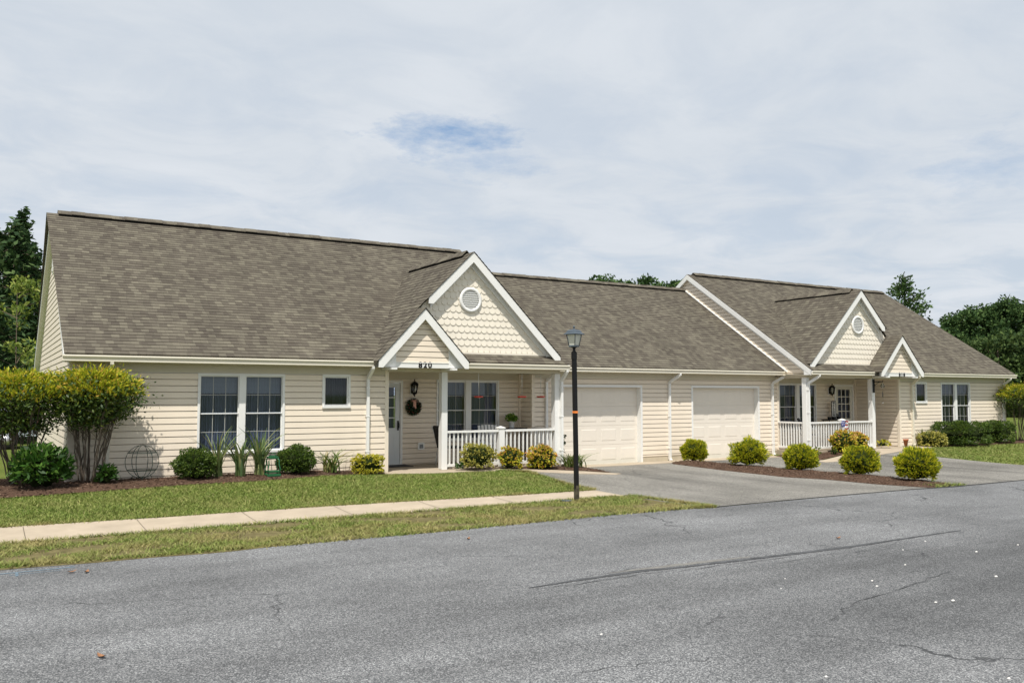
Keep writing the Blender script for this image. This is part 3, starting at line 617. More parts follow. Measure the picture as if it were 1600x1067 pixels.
def unit_half(s):
    T = lambda u, y, z: (XC+s*u, y, z)
    left = s < 0
    zb = -.06
    # walls -------------------------------------------------
    WIN = (11.73, 13.51, .54, 2.18); SM = (10.26, 10.905, 1.455, 2.19)
    wl = MB(T); siding(wl, lambda a, z, o: (a, -o, z), 9.43, 15.75, zb, 2.185, [WIN, SM]); 
    wl.build('siding_wall', mSiding, HOUSE)
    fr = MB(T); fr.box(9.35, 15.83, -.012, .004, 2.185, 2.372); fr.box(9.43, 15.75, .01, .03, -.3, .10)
    fr.build('frieze_board', mFrieze, HOUSE)
    fo = MB(T); fo.box(9.42, 15.8, -.006, .1, -.3, zb+.005); fo.build('foundation', mFound, HOUSE)
    cp = MB(T); cp.box(15.75, 15.84, -.022, .06, zb, 2.372); cp.build('corner_trim', mCorner, HOUSE)
    cp = MB(T); cp.box(9.34, 9.43, -.022, .07, -.1, 2.30); cp.build('corner_trim', mCorner, HOUSE)
    # gable end wall facing out
    ge = MB(T); Lz = lambda z: ((z-EZ)/SL+EY+.10, 2*RY-((z-EZ)/SL+EY+.10)) if z > 2.45 else (.06, 2*RY-.06)
    siding(ge, lambda a, z, o: (15.83+o, a, z), .06, 2*RY-.06, zb, RZ-.16, (), Lz)
    ge.build('gable_end_wall', mSiding, HOUSE)
    rear = MB(T); siding(rear, lambda a, z, o: (a, 2*RY+o, z), 4.72, 15.83, zb, 2.4); rear.build('rear_wall', mSiding, HOUSE)
    # rakes
    def rake(u0, u1, name='rake_board'):
        r = MB(T)
        for a, b in ((-1, 1), (1, 1)):
            yy = lambda y: y if a < 0 else 2*RY-y
            pr = [(yy(-.33), rz(-.33)-.012), (yy(RY), RZ-.012), (yy(RY), RZ-.19), (yy(-.33), rz(-.33)-.17)]
            r.prism(pr, u0, u1, 'x')
        return r.build(name, mTrim, HOUSE)
    rake(15.95, 15.975)
    so = MB(T)
    for yy in (lambda y: y, lambda y: 2*RY-y):
        so.face([(15.82, yy(-.33), rz(-.33)-.16), (15.96, yy(-.33), rz(-.33)-.16), (15.96, yy(RY), RZ-.16), (15.82, yy(RY), RZ-.16)])
    so.build('rake_soffit', mTrim, HOUSE)
    if left:
        v = MB(T); ring = [(5.12+.24*cos(pi/8+k*pi/4), 4.92+.30*sin(pi/8+k*pi/4)) for k in range(8)]
        v.prism(ring, 15.84, 15.885, 'x'); vent = v.build('gable_vent', mTrim, HOUSE)
        lv = MB(T)
        for k in range(8): lv.box(15.885, 15.897, 4.96, 5.28, 4.70+k*.056, 4.735+k*.056)
        lv.build('louvers', mTrim, vent)
    # inner gable end above the garage roof
    ig = MB(T)
    siding(ig, lambda a, z, o: (4.67-o, a, z), -.27, RY*2+.2, 2.40, RZ-.16, (), lambda z: ((z-EZ)/SL+EY+.10, 2*RY-((z-EZ)/SL+EY+.10)))
    ig.build('gable_end_wall', mSiding, HOUSE)
    rake(4.545, 4.575)
    so = MB(T)
    for yy in (lambda y: y, lambda y: 2*RY-y):
        so.face([(4.57, yy(-.33), rz(-.33)-.165), (4.67, yy(-.33), rz(-.33)-.165), (4.67, yy(RY), RZ-.165), (4.57, yy(RY), RZ-.165)])
    so.build('rake_soffit', mTrim, HOUSE)
    fb = MB(T)
    fb.prism([(-.2, rz(-.2)-.165), (RY, RZ-.165), (RY, RZ-.27), (-.05, rz(-.2)-.17)], 4.625, 4.672, 'x')
    fb.build('rake_frieze', mTrim, HOUSE)
    fl = MB(T); fl.prism([(GEY-.1, 2.50), (GRY, GRZ+.07), (GRY, GRZ+.035), (GEY-.1, 2.465)], 4.615, 4.672, 'x'); fl.build('flashing', mTrim, HOUSE)
    eb = MB(T); eb.prism([(-.33, rz(-.33)-.03), (-.06, rz(-.06)-.1), (-.06, 2.36), (-.33, 2.36)], 4.55, 4.672, 'x'); eb.build('eave_return', mTrim, HOUSE)
    # main roof ---------------------------------------------
    d = -.03 if left else 0
    ro = MB(); u0, u1 = 4.555, 15.968
    slope(ro, T(u1, -.335, rz(-.335)), T(u0, -.335, rz(-.335)), (T(u1, 0, 0)[0]-(.09 if left else 0), RY, RZ), T(u0, RY, RZ), u0=3.1)
    slope(ro, T(u1, 2*RY+.335, rz(-.335)), T(u0, 2*RY+.335, rz(-.335)), (T(u1, 0, 0)[0]-(.09 if left else 0), RY, RZ), T(u0, RY, RZ), u0=9.7)
    R = ro.build('main_roof', mShingle, HOUSE)
    cap_strip(T(15.82, RY, RZ), T(4.85 if not left else 4.8, RY, RZ), .15, SL, .085, R)
    de = MB(T)   # underside
    for yy in (lambda y: y, lambda y: 2*RY-y): de.face([(4.58, yy(-.3), rz(-.3)-.05), (15.95, yy(-.3), rz(-.3)-.05), (15.95, yy(RY), RZ-.05), (4.58, yy(RY), RZ-.05)])
    de.build('roof_deck', mFrieze, R)
    fa = MB(T); fa.box(4.56, 15.96, -.288, -.262, 2.365, rz(-.28)-.02); fa.build('fascia', mCream, HOUSE)
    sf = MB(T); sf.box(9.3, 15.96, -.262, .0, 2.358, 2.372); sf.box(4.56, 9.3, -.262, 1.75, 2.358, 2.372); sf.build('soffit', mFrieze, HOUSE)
    gutter(T, 9.86, 15.99, -.40, 2.49); gutter(T, 4.56, 7.58, -.40, 2.49)
    # porch -------------------------------------------------
    yb = 1.735
    PW = (5.41, 7.27, .55, 2.132); DR = (8.22, 9.24, 0, 2.108)
    pw = MB(T); siding(pw, lambda a, z, o: (a, yb-o, z), 4.72, 9.35, 0, 2.135, [PW, DR]); pw.build('porch_wall', mSiding, HOUSE)
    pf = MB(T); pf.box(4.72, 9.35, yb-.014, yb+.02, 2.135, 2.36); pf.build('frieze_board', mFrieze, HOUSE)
    ps = MB(T); siding(ps, lambda a, z, o: (9.35-o, a, z), .07, yb, 0, 2.30); ps.build('porch_side_wall', mSiding, HOUSE); ps = MB(T); siding(ps, lambda a, z, o: (4.72+o, a, z), 1.2, yb, 0, 2.30); ps.build('porch_side_wall', mSiding, HOUSE)
    ct = MB(T); ct.box(9.29, 9.345, yb-.06, yb-.016, 0, 2.3); ct.build('corner_trim', mCorner, HOUSE)
    ct = MB(T); ct.box(4.735, 4.79, yb-.06, yb-.016, 0, 2.3); ct.build('corner_trim', mCorner, HOUSE)
    fl = MB(T); fl.box(4.6, 9.34, -.13, yb, -.3, -.004); fl.build('porch_floor', mConc, HOUSE)
    bm_ = MB(T); bm_.box(4.64, 9.36, -.055, .105, 2.275, 2.358); bm_.box(4.64, 4.80, .105, 1.14, 2.275, 2.358); bm_.build('porch_beam', mFrieze, HOUSE)
    for (a, b) in ((7.86, 8.01), (4.64, 4.80)):
        p = MB(T); p.box(a, b, -.055, .105, -.003, 2.274, .012); post = p.build('porch_post', mTrim, HOUSE)
    for i, (A, B, n, ax) in enumerate([(7.86, 6.455, 12, 'a'), (6.295, 4.80, 12, 'a'), (.105, 1.12, 9, 'y')]):
        tr = MB(T)
        if ax == 'a':
            tr.box(min(A, B), max(A, B), -.05, .04, .845, .895, .01); rl = tr.build('porch_railing', mTrim, HOUSE)
            q = MB(T); q.box(min(A, B), max(A, B), -.035, .025, .055, .115); q.build('bottom_rail', mTrim, rl)
            first = None
            for k in range(n):
                c = A+(B-A)*(k+.75)/(n+.5)
                if first is None:
                    q = MB(T); q.box(c-.0165, c+.0165, -.022, .012, .115, .845); first = q.build('baluster', mTrim, rl); c0 = c
                else:
                    o = first.copy(); COL.objects.link(o); o.parent = rl; o.location = (s*(c-c0), 0, 0)
        else:
            tr.box(4.67, 4.76, A, B, .845, .895); rl = tr.build('porch_railing', mTrim, HOUSE)
            q = MB(T); q.box(4.685, 4.745, A, B, .055, .115); q.build('bottom_rail', mTrim, rl)
            first = None
            for k in range(n):
                c = A+(B-A)*(k+.75)/(n+.5)
                if first is None:
                    q = MB(T); q.box(4.698, 4.732, c-.0165, c+.0165, .115, .845); first = q.build('baluster', mTrim, rl); c0 = c
                else:
                    o = first.copy(); COL.objects.link(o); o.parent = rl; o.location = (0, c-c0, 0)
    np_ = MB(T); np_.box(6.30, 6.45, -.08, .07, .0, .925, .01); nw = np_.build('railing_post', mTrim, HOUSE)
    cpn = MB(T); cpn.box(6.285, 6.465, -.095, .085, .925, .95); cpn.face([(6.285, -.095, .95), (6.465, -.095, .95), (6.375, -.005, .985)]); cpn.face([(6.465, -.095, .95), (6.465, .085, .95), (6.375, -.005, .985)]); cpn.face([(6.285, .085, .95), (6.285, -.095, .95), (6.375, -.005, .985)]); cpn.face([(6.465, .085, .95), (6.285, .085, .95), (6.375, -.005, .985)]); cpn.build('post_cap', mTrim, nw)
    # front door
    df = MB(T); df.box(8.22, 8.28, yb-.04, yb+.05, 0, 2.108); df.box(9.18, 9.24, yb-.04, yb+.05, 0, 2.108); df.box(8.28, 9.18, yb-.04, yb+.05, 2.045, 2.108); df.box(8.28, 9.18, yb-.05, yb+.05, .0, .022)
    DF = df.build('door_frame', mTrim, HOUSE, bevel=.005)
    dm = mDoor if left else mDoorW
    d_ = MB(T); g0, g1_, h0, h1 = 8.41, 9.06, .92, 1.93
    d_.box(8.285, g0, yb-.005, yb+.035, .024, 2.042); d_.box(g1_, 9.175, yb-.005, yb+.035, .024, 2.042); d_.box(g0, g1_, yb-.005, yb+.035, .024, h0); d_.box(g0, g1_, yb-.005, yb+.035, h1, 2.042)
    for c in (1, 2): xx = g0+(g1_-g0)*c/3; d_.box(xx-.014, xx+.014, yb-.001, yb+.02, h0, h1)
    for r in (1, 2, 3): zz = h0+(h1-h0)*r/4; d_.box(g0, g1_, yb-.003, yb+.021, zz-.014, zz+.014)
    d_.box(g0-.03, g1_+.03, yb-.016, yb-.0055, h0-.03, h0); d_.box(g0-.03, g1_+.03, yb-.016, yb-.0055, h1, h1+.03); d_.box(g0-.03, g0, yb-.016, yb-.0055, h0, h1); d_.box(g1_, g1_+.03, yb-.016, yb-.0055, h0, h1)
    pz0, pz1 = .22, .78
    for a, b, z0, z1 in ((g0, g1_, pz0, pz0+.025), (g0, g1_, pz1-.025, pz1), (g0, g0+.025, pz0+.025, pz1-.025), (g1_-.025, g1_, pz0+.025, pz1-.025)): d_.box(a, b, yb-.014, yb-.0055, z0, z1)
    d_.box(g0+.07, g1_-.07, yb-.012, yb-.0055, pz0+.09, pz1-.09)
    D = d_.build('front_door', dm, HOUSE)
    p = MB(T); p.face([(g0, yb+.012, h0), (g1_, yb+.012, h0), (g1_, yb+.012, h1), (g0, yb+.012, h1)]); p.build('pane', mGlass, D)
    p = MB(T); p.face([(g0, yb+.08, h0), (g1_, yb+.08, h0), (g1_, yb+.08, h1), (g0, yb+.08, h1)]); p.build('curtain', mCurtain, D)
    st = MB(T); xx = g0+(g1_-g0)/2; st.box(xx-.06, xx+.06, yb+.006, yb+.010, h1-.20, h1-.04); st.build('window_notice', mBlack, D)
    k = MB(T); k.lathe([(.0, 0), (.03, 0), (.03, .02), (.0, .022)], (0, 0, 0), 12)
    k.v = [T(8.335+a, yb-.006-c, 1.16+b) for a, b, c in [(q[0], q[1], q[2]) for q in k.v]]
    k.box(8.315, 8.355, yb-.022, yb-.006, .86, 1.10); k.tube([(8.335, yb-.02, 1.07), (8.335, yb-.07, 1.04), (8.335, yb-.07, .93), (8.335, yb-.02, .90)], .011)
    k.build('door_handle', mBlack, D)
    # porch lantern
    Lc = (7.95, yb-.15)
    bk = MB(T); bk.box(7.88, 8.02, yb-.04, yb-.012, 1.74, 2.0); LB = bk.build('porch_lantern', mWhiteP if left else mTrim, HOUSE)
    ln = MB(T); ln.box(7.905, 7.995, yb-.06, yb-.04, 1.78, 1.97)
    ln.tube([(7.95, yb-.05, 1.80), (7.95, yb-.10, 1.74), (Lc[0], Lc[1], 1.725), (Lc[0], Lc[1], 1.76)], .012, 6)
    ln.lathe([(.008, -.07), (.02, -.04), (.012, -.02), (.05, 0), (.062, .012), (.062, .02)], (Lc[0], Lc[1], 1.765), 8)
    ln.lathe([(.105, 0), (.11, .012), (.085, .045), (.05, .075), (.03, .085), (.012, .10), (.008, .115), (.018, .13), (.006, .15)], (Lc[0], Lc[1], 1.99), 8)
    for q in range(6):
        an = q*pi/3; ln.tube([(Lc[0]+.060*cos(an), Lc[1]+.060*sin(an), 1.78), (Lc[0]+.094*cos(an), Lc[1]+.094*sin(an), 1.995)], .007, 5)
    ln.build('lantern_frame', mBlack, LB)
    gl = MB(T); gl.lathe([(.055, 1.787), (.088, 1.99)], (Lc[0], Lc[1], 0), 6); gl.build('glass', mClear, LB)
    cd = MB(T); cd.tube([(Lc[0], Lc[1], 1.785), (Lc[0], Lc[1], 1.89)], .012); cd.build('candle', mSmoke, LB)
    window(T, *PW[:2], yb, *PW[2:], n=2, mull=.16)
    # windows of the end room
    window(T, *WIN[:2], 0, *WIN[2:], n=2, mull=.13)
    window(T, *SM[:2], 0, *SM[2:], n=1, single=True)
    # big cross gable over the porch ------------------------
    ua, za, sl = 7.24, 5.18, .98; hw = 2.52; yf = -.2
    cg = MB(); yback = (za-EZ)/SL+EY+.25
    def gplane(u0, z0, u1, z1, ya, yb2, uu): slope(cg, T(u1, ya, z1), T(u1, yb2, z1), T(u0, ya, z0), T(u0, yb2, z0), u0=uu)
    # inner side full to the front edge
    gplane(ua, za, ua-hw, za-sl*hw, yf-.02, yback, 1.3)
    # outer side: its lower half stays behind the entry gable
    um = 8.50
    gplane(ua, za, um, za-sl*(um-ua), yf-.02, yback, 5.2)
    gplane(um, za-sl*(um-ua), 9.90, za-sl*(um-ua)-1.062*(9.90-um), -.19 if left else -.035, yback, 2.2)
    CG = cg.build('cross_gable_roof', mShingle, HOUSE)
    cap_strip(T(ua, yf+.35 if not left else yf+.35, za), T(ua, yback-.62, za), .14, sl, .085, CG)
    def rk(y0, y1, ua, za, sl, h1_, h2, drop, th, name, mat, cut=True):
        r = MB(T)
        for sg, hh in ((-1, h1_), (1, h2)):
            uo = ua+sg*hh; zt = za-sl*hh-drop; hyp = math.sqrt(1+sl*sl)*th
            if cut: poly = [(ua, za-drop), (uo, zt), (uo, zt-hyp*.55), (uo-sg*.12, zt-hyp*.55), (ua, za-drop-hyp)] if hh > .5 else None
            else: poly = [(ua, za-drop), (uo, zt), (uo, zt-hyp), (ua, za-drop-hyp)]
            r.prism(poly, y0, y1)
        return r.build(name, mat, HOUSE)
    rk(yf, yf+.03, ua, za, sl, hw, um-ua-.07, .014, .17, 'rake_board', mTrim, cut=True)
    rk(yf+.03, -.022, ua, za, sl, hw-.05, um-ua-.14, .03, .03, 'rake_soffit', mTrim, cut=False)
    rk(-.052, -.022, ua, za, sl, hw-.16, 1.08, .055, .20, 'rake_frieze', mTrim, cut=False)
    zb0 = rz(0)+.02
    sc = MB(T); tw, th_ = .155, .16; base = zb0+.005
    W = lambda z: (za-.10-z)/sl
    sc.face([(ua-W(zb0), -.004, zb0), (ua+W(zb0), -.004, zb0), (ua, -.004, za-.10)])
    row = 0
    while base+row*th_ < za-.2:
        zr = base+row*th_; off = (row % 2)*tw/2; k = -20
        while k < 21:
            c = k*tw+off; k += 1
            if abs(c)-tw/2 > W(zr+th_): continue
            pts = [(c-tw/2+.002, zr+th_*1.15), (c-tw/2+.002, zr+.055)]+[(c+(tw/2-.002)*sin(t), zr+.055-.06*cos(t)) for t in np.linspace(-pi/2*.97, pi/2*.97, 9)]+[(c+tw/2-.002, zr+.055), (c+tw/2-.002, zr+th_*1.15)]
            pts = [(max(-W(z)-.02, min(W(z)+.02, a)), z) for a, z in pts]
            yo = lambda z: -.007-.017*max(0, 1-(z-zr)/(th_*1.15))
            if zr < base+.01: pts = [(a, max(z, zr+.012)) for a, z in pts]
            sc.face([(ua+a, yo(z), z) for a, z in pts])
            ed = pts[1:-1]
            for (a0, z0), (a1, z1) in zip(ed[:-1], ed[1:]): sc.face([(ua+a0, yo(z0), z0), (ua+a1, yo(z1), z1), (ua+a1, yo(z1)+.018, z1), (ua+a0, yo(z0)+.018, z0)])
        row += 1
    sc.build('scallop_gable', mScallop, HOUSE)
    bs = MB(T); bs.box(ua-hw+.3, ua+hw-.4, -.035, -.006, rz(-.03)+.008, zb0+.02); bs.build('gable_base_trim', mScallop, HOUSE)
    vc = (ua, 4.03)
    v = MB(); v.lathe([(.225, 0), (.305, 0), (.305, .03), (.285, .05), (.245, .05), (.225, .03)], (0, 0, 0), 32); v.v = [T(vc[0]+a, -.018-c, vc[1]+b) for a, b, c in v.v]
    v.f = [f for f in v.f if len(f) == 4]
    VT = v.build('gable_vent', mTrim, HOUSE)
    lv = MB(T)
    for q in range(8):
        z0 = -.20+q*.052; half = math.sqrt(max(.001, .235**2-(z0+.02)**2))
        lv.face([(vc[0]-half, -.05, vc[1]+z0), (vc[0]+half, -.05, vc[1]+z0), (vc[0]+half, -.022, vc[1]+z0+.036), (vc[0]-half, -.022, vc[1]+z0+.036)]); lv.box(vc[0]-half, vc[0]+half, -.053, -.05, vc[1]+z0, vc[1]+z0+.012)
    bkp = [(vc[0]+.236*cos(t), -.0205, vc[1]+.236*sin(t)) for t in np.linspace(0, 2*pi, 25)[:-1]]; lv.face(bkp)
    lv.build('louvers', mTrim, VT)
    # entry gable with the house number ---------------------
    ue, ze, se, he = 8.72, 3.70, 1.06, 1.12; yq = -.63
    eg = MB()
    for sg in (-1, 1): slope(eg, T(ue+sg*(he+.03), yq-.02, ze-se*(he+.03)), T(ue+sg*(he+.03), 1.6, ze-se*(he+.03)), T(ue, yq-.02, ze), T(ue, 1.6, ze), u0=2+sg)
    EG = eg.build('entry_gable_roof', mShingle, HOUSE)
    cap_strip(T(ue, yq-.02, ze), T(ue, -.22, ze), .12, se, .022, EG)
    r = MB(T)
    for sg in (-1, 1):
        uo = ue+sg*he
        r.prism([(ue, ze-.014), (uo, ze-.014-se*he), (uo, 2.345), (uo-sg*.10, 2.345), (ue, ze-.25)], yq, yq+.03)
    r.build('rake_board', mTrim, HOUSE)
    so = MB(T)
    for sg in (-1, 1):
        uo = ue+sg*(he-.02); so.face([(ue, yq+.03, ze-.05), (uo, yq+.03, ze-.05-se*(he-.02)), (uo, -.3, ze-.05-se*(he-.02)), (ue, -.3, ze-.05)])
        so.face([(ue+sg*(he-.01), -.48, 2.352), (ue, -.48, 2.352), (ue, -.26, 2.352), (ue+sg*(he-.01), -.26, 2.352)])
        so.face([(ue+sg*(he-.01), yq+.02, 2.352), (ue+sg*.95, yq+.02, 2.352), (ue+sg*.95, -.48, 2.352), (ue+sg*(he-.01), -.48, 2.352)])
    so.build('rake_soffit', mTrim, HOUSE)
    es = MB(T); We = lambda z: (ze-.20-z)/se
    siding(es, lambda a, z, o: (ue+a, -.47-o, z), -1, 1, 2.475, ze-.20, (), lambda z: (-We(z), We(z)), base=2.475)
    es.build('entry_gable_siding', mSiding, HOUSE)
    cf = MB(T)
    for sg in (-1, 1):
        cf.prism([(ue, ze-.06), (ue+sg*1.02, ze-.06-se*1.02), (ue+sg*1.02, 2.36), (ue+sg*.66, 2.36), (ue+sg*.66, ze-.2-se*.66), (ue, ze-.2)], -.505, -.462)
    cf.build('entry_gable_trim', mTrim, HOUSE)
    nb = MB(T); nb.box(ue-.66, ue+.66, -.492, -.462, 2.352, 2.462); nb.box(ue-.66, ue+.66, -.503, -.4925, 2.462, 2.476); NB = nb.build('number_board', mTrim, HOUSE)
    fc = bpy.data.curves.new('house_number', 'FONT'); fc.body = '820' if left else '818'; fc.size = .185; fc.extrude = .004; fc.offset = .0055; fc.align_x = 'CENTER'; fc.space_character = 1.3
    fo_ = text_mesh('house_number', fc, mBlack, NB)
    X = T(ue-(.17*s*-1 if left else .0), 0, 0)[0]
    nx = 8.565 if left else XC+8.84
    fo_.location = (nx-XC, -.498-5, 2.358); fo_.rotation_euler = (pi/2, 0, 0)
    for a, b in ((9.40, 9.53), (7.90, 8.03)):
        q = MB(T); q.box(a, b, yq+.01, -.03, 2.305, 2.348); q.build('beam_end', mTrim, HOUSE)
    # downspouts
    downspout(T, 9.86 if left else 10.02, -.34, -.055, 2.385, .12 if left else .02, 0, white=left)
    downspout(T, 15.15 if left else 15.62, -.34, -.055, 2.385, .1, 0, white=not left)
    return T
TL = unit_half(-1); TR = unit_half(1)
# porch-corner downspouts tied to the posts
TI = lambda a, y, z: (a, y, z)
downspout(TI, 12.60, -.34, -.10, 2.385, -.02, -.0)
downspout(TI, XC+4.70, -.34, -.10, 2.385, -.02, .22)

# ------------------------------------------------------------------ garages between the homes
yg = 1.138
gw = MB(); D1 = (XC-3.85, XC-.95, -.3, 2.022); D2 = (XC+.95, XC+3.85, -.3, 2.022)
siding(gw, lambda a, z, o: (a, yg-o, z), XC-4.72, XC+4.68, -.03, 2.36, [D1, D2]); gw.build('garage_wall', mSiding, HOUSE)
gf = MB()
for a, b in ((XC-4.72, D1[0]), (D1[1], D2[0]), (D2[1], XC+4.68)): gf.box(a, b, yg-.004, yg+.1, -.35, -.03)
gf.build('foundation', mFound, HOUSE)
ff = MB(); ff.box(XC-4.72, XC+4.72, yg-.022, yg-.016, 2.20, 2.372); ff.build('frieze_board', mFrieze, HOUSE)
for sg in (-1, 1):
    c = MB(); c.box(XC+sg*4.70-.045, XC+sg*4.70+.045, yg-.024, yg+.05, -.05, 2.30); c.build('corner_trim', mCorner, HOUSE)
for (a, b, _, zt) in (D1, D2):
    f = MB(); f.box(a, a+.065, yg-.026, yg+.02, -.19, zt); f.box(b-.065, b, yg-.026, yg+.02, -.19, zt); f.box(a+.065, b-.065, yg-.026, yg+.02, zt-.065, zt)
    f.box(a+.045, a+.065, yg+.02, yg+.165, -.19, zt-.065); f.box(b-.065, b-.045, yg+.02, yg+.165, -.19, zt-.065); f.box(a+.065, b-.065, yg+.02, yg+.165, zt-.065, zt-.045)
    F = f.build('garage_door_frame', mTrim, HOUSE)
    dn = MB(); x0, x1 = a+.066, b-.066; z0 = -.185; zs = (zt-.066-z0)/4; y = yg+.15
    for r in range(4):
        lo, hi = z0+zs*r, z0+zs*(r+1)-.006; dn.box(x0, x1, y, y+.04, lo, hi)
        dn.face([(x0, y+.002, hi), (x1, y+.002, hi), (x1, y+.012, hi+.006), (x0, y+.012, hi+.006)])
        pw_ = (x1-x0)/4
        for c in range(4):
            p0, p1 = x0+pw_*c+.085, x0+pw_*(c+1)-.085; q0, q1 = lo+.10, hi-.10; e = .02
            # recessed groove and raised field
            O = [(p0, q0), (p1, q0), (p1, q1), (p0, q1)]; I = [(p0+e, q0+e), (p1-e, q0+e), (p1-e, q1-e), (p0+e, q1-e)]
            for k in range(4):
                A_, B_ = O[k], O[(k+1) % 4]; C_, D_ = I[(k+1) % 4], I[k]
                dn.face([(A_[0], y-.0005, A_[1]), (B_[0], y-.0005, B_[1]), (C_[0], y-.006, C_[1]), (D_[0], y-.006, D_[1])])
            dn.face([(p, y-.006, q) for p, q in I])
    dn.box(x0, x1, y-.012, y+.03, z0-.012, z0-.002)
    dn.build('garage_door', mGar, HOUSE)
gr = MB(); zE = lambda y: 2.49+.6612*(y-GEY)
gsl = (GRZ-2.49)/(GRY-GEY); zE = lambda y: 2.49+gsl*(y-GEY)
slope(gr, (XC-4.665, GEY+.035, zE(GEY+.035)), (XC+4.665, GEY+.035, zE(GEY+.035)), (XC-4.665, GRY, GRZ), (XC+4.665, GRY, GRZ), u0=.7)
slope(gr, (XC-4.665, 2*GRY-GEY, 2.49), (XC+4.665, 2*GRY-GEY, 2.49), (XC-4.665, GRY, GRZ), (XC+4.665, GRY, GRZ), u0=.2)
GR = gr.build('garage_roof', mShingle, HOUSE)
cap_strip((XC-4.6, GRY, GRZ), (XC+4.64, GRY, GRZ), .14, gsl, .08, GR)
de = MB(); de.face([(XC-4.7, GEY+.1, zE(GEY+.1)-.05), (XC+4.7, GEY+.1, zE(GEY+.1)-.05), (XC+4.7, GRY, GRZ-.05), (XC-4.7, GRY, GRZ-.05)]); de.build('roof_deck', mFrieze, GR)
fa = MB(); fa.box(XC-4.72, XC+4.665, GEY+.085, GEY+.11, 2.365, 2.52); fa.build('fascia', mCream, HOUSE)
sf = MB(); sf.box(XC-4.70, XC+4.665, GEY+.11, yg, 2.358, 2.372); sf.build('soffit', mFrieze, HOUSE)
gutter(TI, XC-4.665, XC+4.70, GEY-.028, 2.49)
rw = MB(); siding(rw, lambda a, z, o: (a, 2*GRY-yg+o, z), XC-4.72, XC+4.72, -.1, 2.4); rw.build('rear_wall', mSiding, HOUSE)
downspout(TI, 12.92, GEY+.03, yg-.06, 2.385, -.15, .16)
downspout(TI, 17.27, GEY+.03, yg-.06, 2.385, -.18, .17)
downspout(TI, 21.62, GEY+.03, yg-.06, 2.385, -.17, .24)
# dryer vent cover on the left porch wall
dv = MB(); dv.box(9.43, 9.61, 1.69, 1.722, .36, .54, .015); DV = dv.build('vent_cover', mTrim, HOUSE)
dg = MB()
for k in range(4): dg.box(9.47, 9.57, 1.681, 1.689, .40+k*.026, .415+k*.026)
dg.build('vent_flap', mGalv, DV)

# ------------------------------------------------------------------ things on and around the porches
def local(f, name, loc, label, cat, group=None, rot=0):
    """a thing built round its own origin: f(root) adds the parts"""
    r = empty(name, (0, 0, 0), label, cat, group); f(r); r.location = loc; r.rotation_euler = (0, 0, rot); return r
def lamp_post(r):
    g = MB(); lx, ly = -.055, -.015; H = 2.73
    L = lambda z: (lx*z/H, ly*z/H)
    a = L(H)
    K = 10
    for i in range(K):
        z0, z1 = -.1+(H+.1)*i/K, -.1+(H+.1)*(i+1)/K; p, q = L(z0), L(z1); h = .034
        g.lathe([(.0, z0)], (0, 0, 0), 4) if False else None
        A = [(p[0]+sx*h, p[1]+sy*h, z0) for sx, sy in ((-1, -1), (1, -1), (1, 1), (-1, 1))]; B = [(q[0]+sx*h, q[1]+sy*h, z1) for sx, sy in ((-1, -1), (1, -1), (1, 1), (-1, 1))]
        for k in range(4): g.face([A[k], A[(k+1) % 4], B[(k+1) % 4], B[k]])
    g.box(a[0]-.038, a[0]+.038, a[1]-.038, a[1]+.038, H-.13, H)
    g.build('pole', mBlack, r)
    sc_ = MB(); 
    for z0, z1, m in ((.0, .28, 0),): 
        p = L(.14); sc_.box(p[0]-.0355, p[0]+.0355, p[1]-.0355, p[1]+.0355, z0-.1, z1)
    mScuff = M('scuffed_base', (.085, .075, .05), .8, .9, 14, .2); sc_.build('scuffed_base', mScuff, r)
    ob = MB(); p = L(1.63); ob.box(p[0]-.0365, p[0]+.0365, p[1]-.0365, p[1]+.0365, 1.605, 1.645); ob.build('orange_band', mOrange, r)
    c = (a[0], a[1]); ROT = radians(18)
    def sq(h, z): return [(c[0]+h*math.sqrt(2)*cos(ROT+pi/4+k*pi/2), c[1]+h*math.sqrt(2)*sin(ROT+pi/4+k*pi/2), z) for k in range(4)]
    def stack(mb, prof):
        S = [sq(h, z) for h, z in prof]
        for i in range(len(S)-1):
            for k in range(4): mb.face([S[i][k], S[i][(k+1) % 4], S[i+1][(k+1) % 4], S[i+1][k]])
        mb.face(S[0]); mb.face(S[-1])
    nk = MB(); nk.lathe([(.045, 0), (.03, .02), (.022, .05), (.03, .075), (.05, .09), (.06, .10)], (c[0], c[1], H), 12); nk.build('neck', mBlack, r)
    z = H+.095
    cage = MB(); stack(cage, [(.062, z), (.072, z+.008), (.072, z+.03), (.066, z+.034)])
    for k in range(4):
        p0, p1 = Vector(sq(.068, z+.03)[k]), Vector(sq(.100, z+.235)[k]); cage.tube([p0, p1], .0085, 4)
    CG = cage.build('lantern_cage', mGalv, r)
    top = MB(); stack(top, [(.118, z+.228), (.140, z+.232), (.142, z+.242), (.112, z+.262), (.092, z+.30), (.078, z+.318), (.02, z+.33), (.012, z+.345)])
    top.lathe([(.006, 0), (.009, .01), (.021, .03), (.021, .04), (.012, .055), (.004, .06)], (c[0], c[1], z+.34), 10)
    top.build('lantern_cap', mGalv, r)
    gp = MB()
    lo, hi = sq(.062, z+.034), sq(.094, z+.23)
    for k in range(4): gp.face([lo[k], lo[(k+1) % 4], hi[(k+1) % 4], hi[k]])
    gp.build('lantern_glass', mSmoke, r)
local(lamp_post, 'lamp_post', (9.39, -5.22, gz(9.39, -5.22)), 'leaning black lamp post with grey-blue lantern and orange band beside the sidewalk', 'lamp post')
def cover(r): pass
cv = MB(); cv.lathe([(.0, .0), (.13, .0), (.13, .012), (.0, .014)], (9.18, -5.2, gz(9.18, -5.2)+.012), 20); tag(cv.build('utility_cover', mGalv), 'round grey metal cover in the sidewalk at the foot of the lamp post', 'cover')

